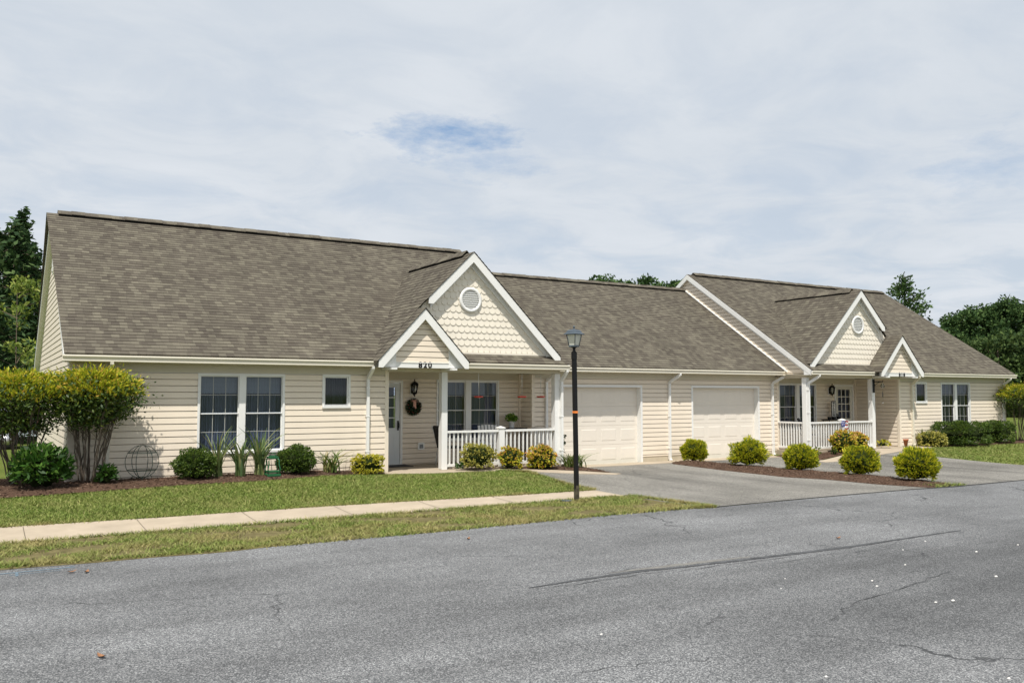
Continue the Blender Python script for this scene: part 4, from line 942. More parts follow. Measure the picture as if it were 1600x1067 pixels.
def wreath(r):
    P = []; O = []
    for _ in range(1500):
        a = random.uniform(0, 2*pi); b = random.uniform(0, 2*pi); rr = .092*math.sqrt(random.random())
        P.append(((.128+rr*cos(b))*cos(a), -.05+rr*sin(b)*.8, (.128+rr*cos(b))*sin(a))); O.append((cos(a+.6), -.5*random.random(), sin(a+.6)))
    quads_mesh('greenery', leaves(np.array(P), .07, .02, np.array(O), .55), 4, leafmat('wreath_green', [(0, (.012, .028, .012)), (.6, (.03, .06, .025)), (1, (.06, .09, .04))]), r)
    b = MB()
    for k in range(14):
        a = k*2*pi/14+.2; b.lathe([(.002, -.012), (.012, -.006), (.012, .006), (.002, .012)], (.155*cos(a)+.02*sin(k*3), -.105, .155*sin(a)+.02*cos(k*2)), 7)
    b.build('berries', M('red_berries', (.28, .03, .02), .35, .2, 9, .5), r)
    q = MB(); q.face([(-.02, -.125, .14), (.03, -.13, .15), (.045, -.13, -.03), (.01, -.125, -.05)]); q.face([(-.03, -.12, .15), (.0, -.125, .15), (-.0, -.125, .0), (-.04, -.12, .02)])
    q.tube([(-.02, -.12, .15), (-.07, -.125, .19), (-.08, -.125, .14), (-.02, -.12, .15), (.05, -.125, .19), (.07, -.125, .13), (-.01, -.12, .15)], .012, 6)
    q.build('bow', mRibbon, r)
local(wreath, 'door_wreath', (9.285, 1.72, 1.44), 'evergreen wreath with red berries and pink bow under the left porch lantern', 'wreath')
mt = MB(); mt.box(8.05, 9.05, 1.12, 1.66, .0, .015, .004); tag(mt.build('doormat', mCharcoal), 'dark doormat in front of the pale blue-grey door', 'doormat')

feeder_x = [(10.26, .05, 'red dish feeder on a white cord in front of the porch window'), (11.50, .05, 'red dish feeder hanging in front of the porch inner corner'), (12.44, .62, 'red dish feeder on the thinnest cord, beside the garage-side downspout')]
def feeder(r):
    b = MB(); b.lathe([(.0, 0), (.10, .004), (.115, .02), (.115, .034), (.0, .038)], (0, 0, .012), 20); b.build('red_dish', mRed, r)
    c = MB(); c.lathe([(.0, 0), (.085, .0), (.098, .012), (.0, .0125)], (0, 0, 0), 20); c.build('clear_base', mClear, r)
    for k in range(6):
        a = k*pi/3
    t = MB(); t.tube([(0, 0, .05), (.002, 0, .25)], .004, 5); t.tube([(.002, 0, .25), (0, 0, .61)], .0075, 6); t.build('cord', mWhiteP, r)
proto = None
for x, y, lab in feeder_x:
    if proto is None: proto = local(feeder, 'bird_feeder', (x, y, 1.665), lab, 'bird feeder', 'red feeders hanging along the left porch')
    else:
        o = copy_tree(proto); o.location = (x, y, 1.665); o['label'] = lab

def slat_chair(r):
    s = MB()
    for k in range(6): s.box(-.25, .25, -.24+k*.083, -.17+k*.083, .40-.012*k, .418-.012*k)
    s.build('seat', mWhiteP, r)
    b = MB()
    for k in range(6):
        x = -.235+k*.094; b.prism([(.24, .36), (.40, .94+.03*sin((k+.5)*pi/6)), (.415, .94+.03*sin((k+.5)*pi/6)), (.258, .36)], x-.034, x+.034, 'x')
    b.box(-.26, .26, .262, .282, .46, .50); b.box(-.26, .26, .36, .378, .78, .82); b.build('backrest', mWhiteP, r)
    for sx in (-1, 1):
        a = MB(); a.prism([(-.28, .60), (.33, .56), (.33, .585), (-.28, .625)], sx*.26-.04 if sx < 0 else .25, sx*.26+.01 if sx < 0 else .30, 'x'); a.build('armrest', mWhiteP, r)
        for y0, h in ((-.24, .60), (.24, .57)):
            l = MB(); l.box(sx*.262-.022, sx*.262+.022, y0-.03, y0+.03, 0, h); l.build('leg', mWhiteP, r)
local(slat_chair, 'porch_chair', (11.25, 1.05, 0), 'white slat-back chair behind the railing, between porch window and potted plant', 'chair', rot=radians(-8))
def dark_chair(r):
    s = MB(); s.box(-.24, .24, -.23, .24, .42, .47, .02); s.build('seat', mCharcoal, r)
    b = MB(); b.prism([(.20, .45), (.24, .45), (.36, .95), (.33, .98), (.30, .95)], -.23, .23, 'x'); b.build('backrest', mCharcoal, r)
    for sx in (-1, 1):
        f = MB(); f.tube([(sx*.25, -.24, 0), (sx*.25, -.23, .62), (sx*.25, .12, .66), (sx*.25, .30, .72)], .016, 6); f.build('armrest', mWhiteP, r)
        l = MB(); l.tube([(sx*.25, .26, 0), (sx*.25, .20, .45), (sx*.25, .37, .97)], .016, 6); l.build('leg', mWhiteP, r)
local(dark_chair, 'porch_chair', (9.98, 1.02, 0), 'dark cushioned chair half hidden by the left porch middle post', 'chair', rot=radians(90))
local(dark_chair, 'porch_chair', (XC+6.0, 1.0, 0), 'dark cushioned chair behind the railing of the right porch', 'chair', rot=radians(35))
def side_table(r):
    t = MB(); t.box(-.42, .42, -.17, .17, .835, .868, .008); t.build('tabletop', mBlack, r)
    for sx in (-1, 1):
        for sy in (-1, 1):
            l = MB(); l.tube([(sx*.39, sy*.14, 0), (sx*.38, sy*.13, .84)], .014, 6); l.build('leg', mBlack, r)
    s = MB(); s.box(-.385, .385, -.13, .13, .28, .30); s.build('shelf', mBlack, r)
st = local(side_table, 'plant_stand', (12.0, 1.42, 0), 'black metal stand carrying the white potted plant at the left porch corner', 'stand')
o = copy_tree(st); o.location = (24.98, 1.40, .04); o['label'] = 'black metal stand under the welcome board on the right porch'
def pot_plant(r):
    p = MB(); p.lathe([(.062, 0), (.065, .01), (.085, .15), (.095, .155), (.095, .175), (.085, .175), (.08, .15), (.0, .15)], (0, 0, 0), 16); p.build('pot', mWhiteP, r)
    P, d = ball_pts(420, (.17, .17, .12), .5); P[:, 2] += .27
    quads_mesh('foliage', leaves(P, .075, .04, d, .5, droop=.2), 4, leafmat('bright_leaf', [(0, (.06, .14, .015)), (.6, (.15, .28, .03)), (1, (.28, .38, .06))]), r)
local(pot_plant, 'potted_plant', (12.02, 1.40, .868), 'bright green plant in a white pot on the black stand', 'potted plant')
def floor_plant(r):
    p = MB(); p.lathe([(.10, 0), (.13, .22), (.14, .24), (.0, .22)], (0, 0, 0), 16); p.build('pot', mCharcoal, r)
    P = RNG.uniform(-1, 1, (170, 3))*np.array([.17, .12, .26]); P[:, 2] += .48
    quads_mesh('foliage', leaves(P, .10, .045, None, .5), 4, leafmat('dark_leaf', [(0, (.012, .035, .012)), (1, (.05, .10, .03))]), r)
local(floor_plant, 'potted_plant', (12.95, .55, -.05), 'dark leafy plant in a dark pot behind the right end of the left railing', 'potted plant')
for i, x in enumerate((24.68, 24.90, 25.14)):
    p = MB(); p.lathe([(.045, 0), (.055, .01), (.07, .085), (.075, .09), (.06, .09), (.0, .07)], (x, 1.33, .908), 14)
    tag(p.build('planter', mCharcoal), ['small dark pot nearest the window on the right porch stand', 'small dark pot in the middle of the right porch stand', 'small dark pot nearest the door on the right porch stand'][i], 'pot', 'dark pots on the right porch')
def welcome(r):
    b = MB(); b.box(-.09, .09, -.015, .0, 0, .60); b.build('board', mSignW, r)
    s = MB(); s.box(-.11, -.09, -.02, .0, 0, .61); s.box(.09, .11, -.02, .0, 0, .61); s.box(-.11, .11, -.02, .0, .60, .62); s.build('edge_frame', mCharcoal, r)
    for i, chh in enumerate('WELCOME'):
        f = bpy.data.curves.new('letter', 'FONT'); f.body = chh; f.size = .10; f.extrude = .001; f.offset = .003; f.align_x = 'CENTER'
        q = text_mesh('lettering', f, mBlack, r); q.location = (0, -.018, .52-i*.082); q.rotation_euler = (pi/2, 0, 0)
local(welcome, 'welcome_board', (25.13, 1.52, .91), 'tall narrow whitewashed board reading WELCOME beside the right front door', 'sign')
# patriotic cloth on the railing post
def flag(r):
    m, t, b = new_mat('flag_cloth'); l = t.links; u = nd(t, 'ShaderNodeUVMap'); sp = nd(t, 'ShaderNodeSeparateXYZ'); l.new(u.outputs[0], sp.inputs[0])
    n = nd(t, 'ShaderNodeTexNoise', i_Scale=4); l.new(u.outputs[0], n.inputs['Vector'])
    a = nd(t, 'ShaderNodeMath', operation='MULTIPLY_ADD', i_1=.22); l.new(n.outputs['Fac'], a.inputs[0]); l.new(sp.outputs['Y'], a.inputs[2])
    s = nd(t, 'ShaderNodeMath', operation='MULTIPLY', i_1=3.2); l.new(a.outputs[0], s.inputs[0]); f = nd(t, 'ShaderNodeMath', operation='FRACT'); l.new(s.outputs[0], f.inputs[0])
    g = nd(t, 'ShaderNodeMath', operation='LESS_THAN', i_1=.45); l.new(f.outputs[0], g.inputs[0])
    x = nd(t, 'ShaderNodeMath', operation='GREATER_THAN', i_1=.42); l.new(sp.outputs['X'], x.inputs[0]); gm = nd(t, 'ShaderNodeMath', operation='MULTIPLY'); l.new(g.outputs[0], gm.inputs[0]); l.new(x.outputs[0], gm.inputs[1])
    mxn = nd(t, 'ShaderNodeMix', data_type='RGBA'); l.new(gm.outputs[0], mxn.inputs[0]); mxn.inputs[6].default_value = (.7, .7, .7, 1); mxn.inputs[7].default_value = (.30, .03, .03, 1)
    v = nd(t, 'ShaderNodeTexVoronoi', i_Scale=9); l.new(u.outputs[0], v.inputs['Vector']); vl = nd(t, 'ShaderNodeMath', operation='GREATER_THAN', i_1=.33); l.new(v.outputs['Distance'], vl.inputs[0])
    x2 = nd(t, 'ShaderNodeMath', operation='LESS_THAN', i_1=.42); l.new(sp.outputs['X'], x2.inputs[0]); y2 = nd(t, 'ShaderNodeMath', operation='GREATER_THAN', i_1=.42); l.new(sp.outputs['Y'], y2.inputs[0])
    p1 = nd(t, 'ShaderNodeMath', operation='MULTIPLY'); l.new(x2.outputs[0], p1.inputs[0]); l.new(y2.outputs[0], p1.inputs[1]); p2 = nd(t, 'ShaderNodeMath', operation='MULTIPLY'); l.new(p1.outputs[0], p2.inputs[0]); l.new(vl.outputs[0], p2.inputs[1])
    m2 = nd(t, 'ShaderNodeMix', data_type='RGBA'); l.new(p2.outputs[0], m2.inputs[0]); l.new(mxn.outputs[2], m2.inputs[6]); m2.inputs[7].default_value = (.06, .07, .22, 1); l.new(m2.outputs[2], b.inputs['Base Color']); b.inputs['Roughness'].default_value = .85
    c = MB(); K = 14
    for i in range(K):
        for j in range(6):
            q = lambda i, j: (-.15+.30*i/K+.02*sin(j*1.2+i*.5), -.02-.03*sin(i*1.1)**2-.02*(j/6)+.10*max(0, abs(i/K-.5)*2-.62), .36*j/6-.02*sin(i*.9)*(1-j/6))
            c.face([q(i, j), q(i+1, j), q(i+1, j+1), q(i, j+1)], [(i/K, j/6), ((i+1)/K, j/6), ((i+1)/K, (j+1)/6), (i/K, (j+1)/6)])
    c.build('cloth', m, r)
    k = MB(); k.tube([(-.16, .0, .36), (.16, .0, .36)], .008, 6); k.build('rod', mWhiteP, r)
local(flag, 'flag_banner', (XC+6.375, -.105, .57), 'small stars-and-stripes cloth on the right porch railing post', 'banner')
def bracket(r):
    b = MB(); b.box(-.05, .05, -.02, 0, 0, .44); b.tube([(0, -.02, .36), (.0, -.10, .36), (.34, -.10, .365)], .016, 6); b.tube([(0, -.02, .22), (.20, -.10, .36)], .009, 5); b.tube([(.34, -.1, .365), (.36, -.1, .38), (.37, -.1, .40)], .012, 6); b.build('hook_arm', mBlack, r)
local(bracket, 'plant_hook', (25.16, -.058, 1.82), 'black iron hook bracket on the right porch entry post', 'bracket')
def chime(r):
    g = MB(); g.lathe([(.0, 0), (.05, .02), (.065, .07), (.05, .12), (.02, .15), (.012, .17)], (0, 0, -.17), 12); g.build('glass_jar', mClear, r)
    c = MB(); c.tube([(0, 0, .0), (0, 0, .05)], .004, 4); c.tube([(0, 0, -.17), (0, 0, -.64)], .003, 4)
    for k in range(5): c.tube([(.012*(-1)**k, 0, -.26-k*.035), (.012*(-1)**k+.005, 0, -.34-k*.035)], .006, 5)
    c.build('chain', mGalv, r); bl = MB(); bl.lathe([(.003, -.02), (.02, -.012), (.022, .0), (.02, .012), (.003, .02)], (0, 0, -.66), 10); bl.build('ball', mWhiteP, r)
local(chime, 'wind_chime', (25.50, -.158, 2.14), 'clear glass wind chime with a dangling white ball on the black hook', 'wind chime')
def terra(r):
    p = MB(); p.lathe([(.095, 0), (.10, .01), (.135, .19), (.15, .19), (.155, .25), (.14, .25), (.13, .2), (.0, .2)], (0, 0, 0), 20); p.build('pot', mTerra, r)
    s = MB(); s.tube([(0, 0, .2), (.01, 0, .30)], [.02, .01], 6); s.lathe([(.0, 0), (.05, .01), (.04, .04), (.0, .05)], (.01, 0, .27), 10); s.build('stub', mWhiteP, r)
local(terra, 'terracotta_pot', (26.86, .05, .0), 'terracotta pot at the corner of the right entrance', 'pot')
def green_lantern(r):
    b = MB(); b.box(-.135, .135, -.12, .12, 0, .045, .008); b.box(-.115, .115, -.10, .10, .075, .105, .008); b.build('tray', mGreenP, r)
    for sx in (-1, 1):
        for sy in (-1, 1):
            p = MB(); p.tube([(sx*.115, sy*.10, .03), (sx*.122, sy*.105, .14), (sx*.10, sy*.09, .24), (sx*.105, sy*.09, .30), (sx*.08, sy*.07, .36)], .013, 6); p.build('upright', mGreenP, r)
    t = MB(); t.box(-.10, .10, -.09, .09, .35, .385, .01); t.box(-.07, .07, -.06, .06, .385, .405, .008); t.tube([(-.05, 0, .40), (-.045, 0, .44), (0, 0, .455), (.045, 0, .44), (.05, 0, .40)], .008, 6); t.build('lantern_top', mGreenP, r)
local(green_lantern, 'garden_lantern', (5.02, -.86, BEDF['a'](5.02, -.86)-.01), 'green plastic garden lantern frame beside a round boxwood', 'garden ornament')
def wire_globe(r):
    R = .31
    for an in (radians(8), radians(62), radians(118)):
        t = MB(); t.tube([(R*cos(a)*cos(an), R*cos(a)*sin(an), R+.03+R*sin(a)) for a in np.linspace(0, 2*pi, 33)], .006, 5, cap=False); t.build('ring', mWire, r)
    for z in (-.16, .17):
        rr = math.sqrt(R*R-z*z); t = MB(); t.tube([(rr*cos(a), rr*sin(a), R+.03+z) for a in np.linspace(0, 2*pi, 33)], .007, 5, cap=False); t.build('band', mWire, r)
    for k in range(3):
        a = k*2.1+.4; t = MB(); t.tube([(.18*cos(a), .18*sin(a), .08), (.22*cos(a), .22*sin(a), -.03)], .006, 5); t.build('leg', mWire, r)
local(wire_globe, 'wire_globe', (2.64, -.42, BEDF['a'](2.64, -.42)), 'dark green wire globe ornament against the clapboard wall', 'garden ornament')

# ------------------------------------------------------------------ shrubs and plants
mBox = leafmat('boxwood_leaf', [(0, (.025, .055, .008)), (.5, (.062, .115, .014)), (.85, (.12, .18, .025)), (1, (.20, .26, .045))])
mThuja = leafmat('golden_thuja', [(0, (.06, .11, .010)), (.3, (.18, .25, .015)), (.6, (.44, .46, .020)), (.85, (.70, .64, .035)), (1, (.80, .70, .06))], .55, .3)
mHolly = leafmat('variegated_holly', [(0, (.10, .13, .018)), (.3, (.26, .26, .04)), (.6, (.50, .44, .08)), (1, (.68, .62, .20))])
mHollyG = leafmat('golden_holly', [(0, (.14, .18, .014)), (.3, (.36, .36, .025)), (.6, (.60, .52, .04)), (1, (.74, .66, .10))])
mNand = leafmat('nandina_leaf', [(0, (.09, .15, .014)), (.3, (.27, .32, .02)), (.6, (.55, .50, .03)), (.84, (.74, .60, .06)), (1, (.72, .32, .09))])
mNandRed = leafmat('nandina_red_tips', [(0, (.60, .48, .06)), (.5, (.70, .42, .14)), (1, (.66, .24, .12))])
mCore = M('shaded_core', (.018, .026, .008), .95, .4, 18, .05)  # shade inside the shrubs put into the colour of their solid cores
mIris = leafmat('iris_blade', [(0, (.07, .12, .04)), (.5, (.15, .21, .07)), (.8, (.25, .30, .11)), (1, (.42, .37, .18))])
mLily = leafmat('daylily_blade', [(0, (.06, .11, .02)), (.6, (.15, .21, .045)), (.85, (.26, .25, .08)), (1, (.38, .28, .13))])
mTall = leafmat('tall_shrub_leaf', [(0, (.022, .050, .010)), (.5, (.055, .100, .016)), (.85, (.11, .16, .025)), (1, (.22, .25, .035))])
mTip = leafmat('new_growth', [(0, (.13, .20, .016)), (.35, (.33, .38, .022)), (.75, (.58, .55, .035)), (1, (.68, .42, .09))])
mDeepG = leafmat('deep_green_leaf', [(0, (.018, .055, .008)), (.6, (.045, .12, .015)), (1, (.11, .21, .03))])
def core(r, rad, zc, jag=.12, seed=0):  # solid dark ellipsoid added inside the leaves to block light
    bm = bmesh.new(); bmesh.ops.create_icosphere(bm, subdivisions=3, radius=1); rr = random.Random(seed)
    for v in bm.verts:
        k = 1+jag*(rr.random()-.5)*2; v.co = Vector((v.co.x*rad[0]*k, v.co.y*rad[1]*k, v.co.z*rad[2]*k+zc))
    me = bpy.data.meshes.new('light_block_core'); bm.to_mesh(me); bm.free(); me.materials.append(mCore)
    o = bpy.data.objects.new('light_block_core', me); COL.objects.link(o); o.parent = r
def bush(name, loc, rad, n, L, W, mat, label, cat='shrub', group=None, shape='ball', outw=.55, tips=None, core_k=.80, rot=0, up=.15, box=0, lumps=.09):
    r = empty(name, (0, 0, 0), label, cat, group)
    d = unit(RNG.normal(size=(n, 3))); d = d[d[:, 2] > -.72]
    if box: d2 = np.sign(d)*np.abs(d)**(1-box); d2 = d2/(np.sum(np.abs(d2)**(2/(1-box)), 1, keepdims=True)**((1-box)/2))
    else: d2 = d
    ph = RNG.uniform(0, 6.28, 6)
    lump = 1+lumps*(np.sin(d[:, 0]*5+ph[0])*np.sin(d[:, 1]*5+ph[1])+.7*np.sin(d[:, 2]*7+ph[2]+d[:, 0]*3)+.5*np.sin(d[:, 0]*11+ph[3])*np.sin(d[:, 2]*12+ph[4]))
    t = 1-np.abs(RNG.normal(0, .06, len(d))); t = np.where(RNG.random(len(d)) < .03, t+RNG.uniform(0, .08, len(d)), t)
    ns = max(24, n//16); pick = RNG.integers(0, ns, len(d)); own = RNG.random(len(d)) < .78
    sd_ = d2[:ns][np.minimum(pick, len(d2)-1)]; sl_ = lump[:ns][pick]; q = RNG.random(len(d))
    jit = RNG.normal(0, .042, (len(d), 3))*(1.15-.5*q)[:, None]
    Ps = sd_*(sl_*(.80+.24*q))[:, None]+jit
    P = np.where(own[:, None], Ps, d2*(lump*t)[:, None])*np.array(rad); P[:, 2] += rad[2]*.86
    d = np.where(own[:, None], unit(sd_+jit*6), d)
    P[:, 2] = np.maximum(P[:, 2], .015)
    quads_mesh('foliage', leaves(P, L, W, d, outw, updir=up), 4, mat, r)
    if tips:
        k = (d[:, 2] > .1) & (RNG.random(len(d)) < tips[1]); quads_mesh('coloured_tips', leaves(P[k]*np.array([1.02, 1.02, 1.02]), L*1.1, W*1.1, d[k], outw, updir=up), 4, tips[0], r)
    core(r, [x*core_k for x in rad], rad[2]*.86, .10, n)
    r.location = loc; r.rotation_euler = (0, 0, rot); return r
def onbed(k, x, y): return BEDF[k](x, y)-.01
bush('boxwood', (3.55, -.72, onbed('a', 3.55, -.72)), (.40, .38, .32), 8500, .038, .020, mBox, 'round dark green boxwood between the wire globe and the blade plants', group='boxwood balls', cat='shrub')
bush('boxwood', (5.57, -.62, onbed('a', 5.57, -.62)), (.40, .36, .30), 8500, .038, .020, mBox, 'wider dark green boxwood beside the green garden lantern', group='boxwood balls')
bush('holly_shrub', (7.22, -.42, onbed('a', 7.22, -.42)), (.35, .30, .215), 3600, .042, .024, mHollyG, 'low golden-yellow shrub at the corner of the left entrance', box=.35)
bush('holly_shrub', (9.98, -.42, onbed('b', 9.98, -.42)), (.40, .36, .31), 4000, .045, .026, mHolly, 'pale variegated yellow shrub in front of the left railing', box=.25, lumps=.13)
bush('nandina', (10.85, -.46, onbed('b', 10.85, -.46)), (.31, .29, .275), 1900, .065, .032, mNand, 'yellow-green shrub with reddish tips under the middle railing post', group='nandina shrubs', tips=(mNandRed, .16), lumps=.14)
bush('nandina', (11.72, -.52, onbed('b', 11.72, -.52)), (.37, .34, .30), 2300, .065, .032, mNand, 'reddest-tipped nandina at the right end of the left railing', group='nandina shrubs', tips=(mNandRed, .42), lumps=.13)
globes = [(17.6, .42, .40, .32, 'golden globe conifer nearest the garage wall'), (17.68, -1.6, .48, .37, 'wide golden globe conifer in front of the right garage door'), (17.84, -3.2, .42, .35, 'middle golden globe conifer of the mulch strip'), (17.98, -4.85, .44, .36, 'golden globe conifer second from the road'), (17.80, -6.45, .48, .375, 'largest golden globe conifer, beside the road')]
for x, y, a, h, lab in globes:
    bush('globe_conifer', (x, y, onbed('c', x, y)), (a, a*.97, h), 8000, .07, .020, mThuja, lab, group='golden globe conifers along the mulch strip', outw=.75, up=.55, lumps=.07+.035*((x*7) % 2))
bush('nandina', (22.95, -.55, onbed('d', 22.95, -.55)), (.46, .38, .36), 2600, .07, .035, mNand, 'larger yellow and red shrub in front of the right railing', group='nandina shrubs', tips=(mNandRed, .3), lumps=.12)
bush('nandina', (23.75, -.42, onbed('d', 23.75, -.42)), (.36, .32, .32), 2000, .07, .035, mNand, 'smaller yellow and red shrub beside the flag cloth', group='nandina shrubs', tips=(mNandRed, .34), lumps=.12)
bush('holly_shrub', (27.75, -.42, onbed('e', 27.75, -.42)), (.46, .40, .27), 3000, .05, .03, mHolly, 'low pale-yellow shrub by the right house downspout', box=.3, lumps=.07)
bush('boxwood', (29.15, -.6, onbed('e', 29.15, -.6)), (1.0, .72, .44), 9000, .06, .03, mBox, 'broad dark green clipped hedge under the right double window', box=.45, lumps=.05)
bush('boxwood', (31.5, -.5, onbed('e', 31.5, -.5)), (.62, .52, .42), 6000, .06, .03, mBox, 'rounded dark green hedge at the right end of the house', box=.35, lumps=.06)
def strap_plant(name, loc, n, h, spread, wd, mat, label, group=None, stiff=.8):
    r = empty(name, (0, 0, 0), label, 'plant', group); V = []
    for i in range(n):
        a = random.uniform(0, 2*pi); b = random.gauss(0, spread*.35); hh = h*random.uniform(.55, 1.08); ln = hh*random.uniform(.1, 1.2)*(1-stiff)+.03
        p = Vector((b, random.gauss(0, spread*.35), 0)); dr = Vector((cos(a), sin(a), 0)); sd = Vector((-sin(a+.6), cos(a+.6), 0)); prev = None
        K = 5
        for k in range(K+1):
            t = k/K; c = p+dr*ln*t*t*2.2+Vector((0, 0, hh*(t-.34*(1-stiff)*2*t*t*t))); ww = wd*(1-t**2.2)*.5+.001
            cur = (c-sd*ww, c+sd*ww)
            if prev: V += [prev[0], prev[1], cur[1], cur[0]]
            prev = cur
    A = np.array([tuple(v) for v in V]); o = quads_mesh('leaf_blades', A, 4, mat, r)
    bm = bmesh.new(); bm.from_mesh(o.data); bmesh.ops.remove_doubles(bm, verts=bm.verts[:], dist=1e-5); bm.to_mesh(o.data); bm.free()
    r.location = loc; return r
for x, y, h, n, sp, lab in ((4.02, -.62, 1.15, 34, .10, 'tall upright blade plant left of the window mullion, nearest the boxwood'), (4.42, -.66, .92, 44, .14, 'shorter yellowed blade plant in the middle of the three under the window'), (4.83, -.60, 1.15, 44, .12, 'tall upright blade plant nearest the green garden lantern')):
    strap_plant('iris', (x, y, onbed('a', x, y)), n, h, sp, .045, mIris, lab, 'blade plants under the left window', .74)
strap_plant('daylily', (6.36, -.52, onbed('a', 6.36, -.52)), 60, .72, .22, .028, mLily, 'loose strappy plant between boxwood and golden shrub', None, .45)
strap_plant('daylily', (12.72, -.42, onbed('b', 12.72, -.42)), 110, .55, .34, .026, mLily, 'wide grassy clump beside the left garage door', None, .4)
strap_plant('iris', (27.75, -.25, onbed('e', 27.75, -.25)), 40, .80, .28, .05, mIris, 'blade plant behind the low pale-yellow shrub', None, .6)
strap_plant('daylily', (28.72, -.55, onbed('e', 28.72, -.55)), 60, .78, .22, .045, mLily, 'arching strappy plant in front of the broad clipped hedge', None, .35)
bush('small_plant', (9.55, -.33, onbed('b', 9.55, -.33)), (.11, .10, .08), 120, .07, .03, mDeepG, 'little green weed at the foot of the left railing', cat='plant', core_k=.3)
bush('small_plant', (25.55, -.06, .0), (.30, .22, .14), 300, .09, .035, mNand, 'small yellow-green plant at the foot of the right entry post', cat='plant', core_k=.4)
bush('small_plant', (21.75, -.35, onbed('d', 21.75, -.35)), (.30, .24, .15), 330, .08, .03, mLily, 'small straggly plant by the right-hand garage downspout', cat='plant', core_k=.4)
bush('small_plant', (22.3, -.72, onbed('d', 22.3, -.72)), (.11, .10, .10), 220, .05, .03, mTall, 'tiny dark blue-green plant at the edge of the right porch bed', cat='plant', core_k=.6)

def stem_shrub(loc, crown_c, crown_r, n_leaf, n_tip, label, nst=15, hstem=1.2, fan=.5):
    """multi-stem shrub: bare fanned stems, flat-topped dark crown, bright new growth on the top"""
    r = empty('tall_shrub', (0, 0, 0), label, 'shrub', 'tall multi-stemmed shrubs'); C = Vector(crown_c); R = crown_r
    for i in range(nst):
        a = random.uniform(0, 2*pi); b0 = .17*math.sqrt(random.random()); b1 = random.uniform(.35, 1.05)
        p0 = Vector((b0*cos(a), b0*.8*sin(a), -.03)); p2 = Vector((C.x+R[0]*.72*b1*cos(a), C.y+R[1]*.72*b1*sin(a), C.z+R[2]*random.uniform(-.2, .35)))
        pm = p0.lerp(p2, .5)+Vector((-.03*b1*cos(a)+random.gauss(0, .03), -.03*b1*sin(a)+random.gauss(0, .03), .06))
        pts = []
        for k in range(9):
            t = k/8; pts.append(p0*(1-t)**2+pm*2*t*(1-t)+p2*t*t+Vector((random.gauss(0, .012), random.gauss(0, .012), 0)))
        s = MB(); s.tube(pts, [.014-.007*k/8 for k in range(9)], 6)
        for k in (4, 5, 6, 7):
            q = pts[k]; e = q+Vector((random.gauss(0, .16), random.gauss(0, .16), random.uniform(.12, .3))); s.tube([q, q.lerp(e, .5)+Vector((random.gauss(0, .02), 0, .02)), e], [.007, .005, .003], 5)
        s.build('stem', mStem, r)
    # clumps of leaves
    def clumps(nc, per, rr, zlo, zhi):
        P = []; D = []
        for _ in range(nc):
            a = random.uniform(0, 2*pi); q = math.sqrt(random.random()); z = random.uniform(zlo, zhi); k = math.sqrt(max(.10, 1-min(1, z*z)*.62))*(1 if z > -.6 else random.uniform(.45, 1.0))
            rr_ = rr*random.uniform(.6, 1.35); c = np.array([C.x+R[0]*q*k*cos(a), C.y+R[1]*q*k*sin(a), C.z+R[2]*z]); p = RNG.normal(size=(per, 3))*np.array([rr_, rr_, rr_*.45])
            P.append(c+p); d = np.tile(np.array([cos(a)*q, sin(a)*q, .5]), (per, 1)); D.append(unit(d+p/rr*.3))
        return np.concatenate(P), np.concatenate(D)
    P, D = clumps(max(20, n_leaf//36), 36, .15, -1.25, .8)
    quads_mesh('foliage', leaves(P, .088, .034, D, .35), 4, mTall, r)
    P, D = clumps(max(14, n_tip//26), 26, .12, .05, 1.05); P[:, 2] += .04
    SP = []; SD = []
    for _ in range(210):
        a = random.uniform(0, 2*pi); q = random.uniform(.25, 1.0); zz = random.uniform(.35, 1.0)*(1-.45*q*q)
        b = np.array([C.x+R[0]*q*cos(a), C.y+R[1]*q*sin(a), C.z+R[2]*zz]); dd = np.array([cos(a)*q*.9, sin(a)*q*.9, random.uniform(.15, .75)]); dd /= np.linalg.norm(dd); ll = random.uniform(.14, .30)
        for k in range(13): t = k/12; SP.append(b+dd*ll*t+np.array([0, 0, -.10*t*t])+RNG.normal(0, .014, 3)); SD.append(dd)
    P = np.concatenate([P, np.array(SP)]); D = np.concatenate([D, np.array(SD)])
    quads_mesh('new_growth', leaves(P, .095, .030, D, .6, updir=.35), 4, mTip, r)
    r.location = loc; return r
stem_shrub((1.72, -.62, onbed('a', 1.72, -.62)), (.04, -.05, 1.58), (.72, .62, .40), 6800, 6200, 'multi-stemmed shrub with yellow-green top at the left corner of the house', 26)
stem_shrub((.62, -.35, onbed('a', .62, -.35)), (-.10, -.05, 1.50), (1.0, .76, .42), 8000, 6800, 'multi-stemmed shrub at the left edge of the picture, with orange-tinged top', 22)
stem_shrub((33.1, -.45, onbed('e', 33.1, -.45)), (.35, .0, 1.55), (1.25, .8, .46), 8000, 4200, 'multi-stemmed shrub past the right end of the house', 15)
def leafy(loc, rad, n, label):
    r = empty('leafy_shrub', (0, 0, 0), label, 'shrub'); P, d = ball_pts(n, rad, .45, -.5); P[:, 2] += rad[2]*.75; P[:, 2] = np.maximum(P[:, 2], .03)
    quads_mesh('foliage', leaves(P, .15, .055, d, .55, droop=.15, updir=.25), 4, mDeepG, r); core(r, [x*.6 for x in rad], rad[2]*.7, .2, n); r.location = loc; return r
leafy((.92, -1.02, onbed('a', .92, -1.02)), (.52, .40, .46), 1500, 'leafy bright-green shrub with large leaves below the two tall shrubs')
leafy((1.98, -.75, onbed('a', 1.98, -.75)), (.20, .18, .22), 170, 'small yellow-green sprout at the base of the corner shrub')

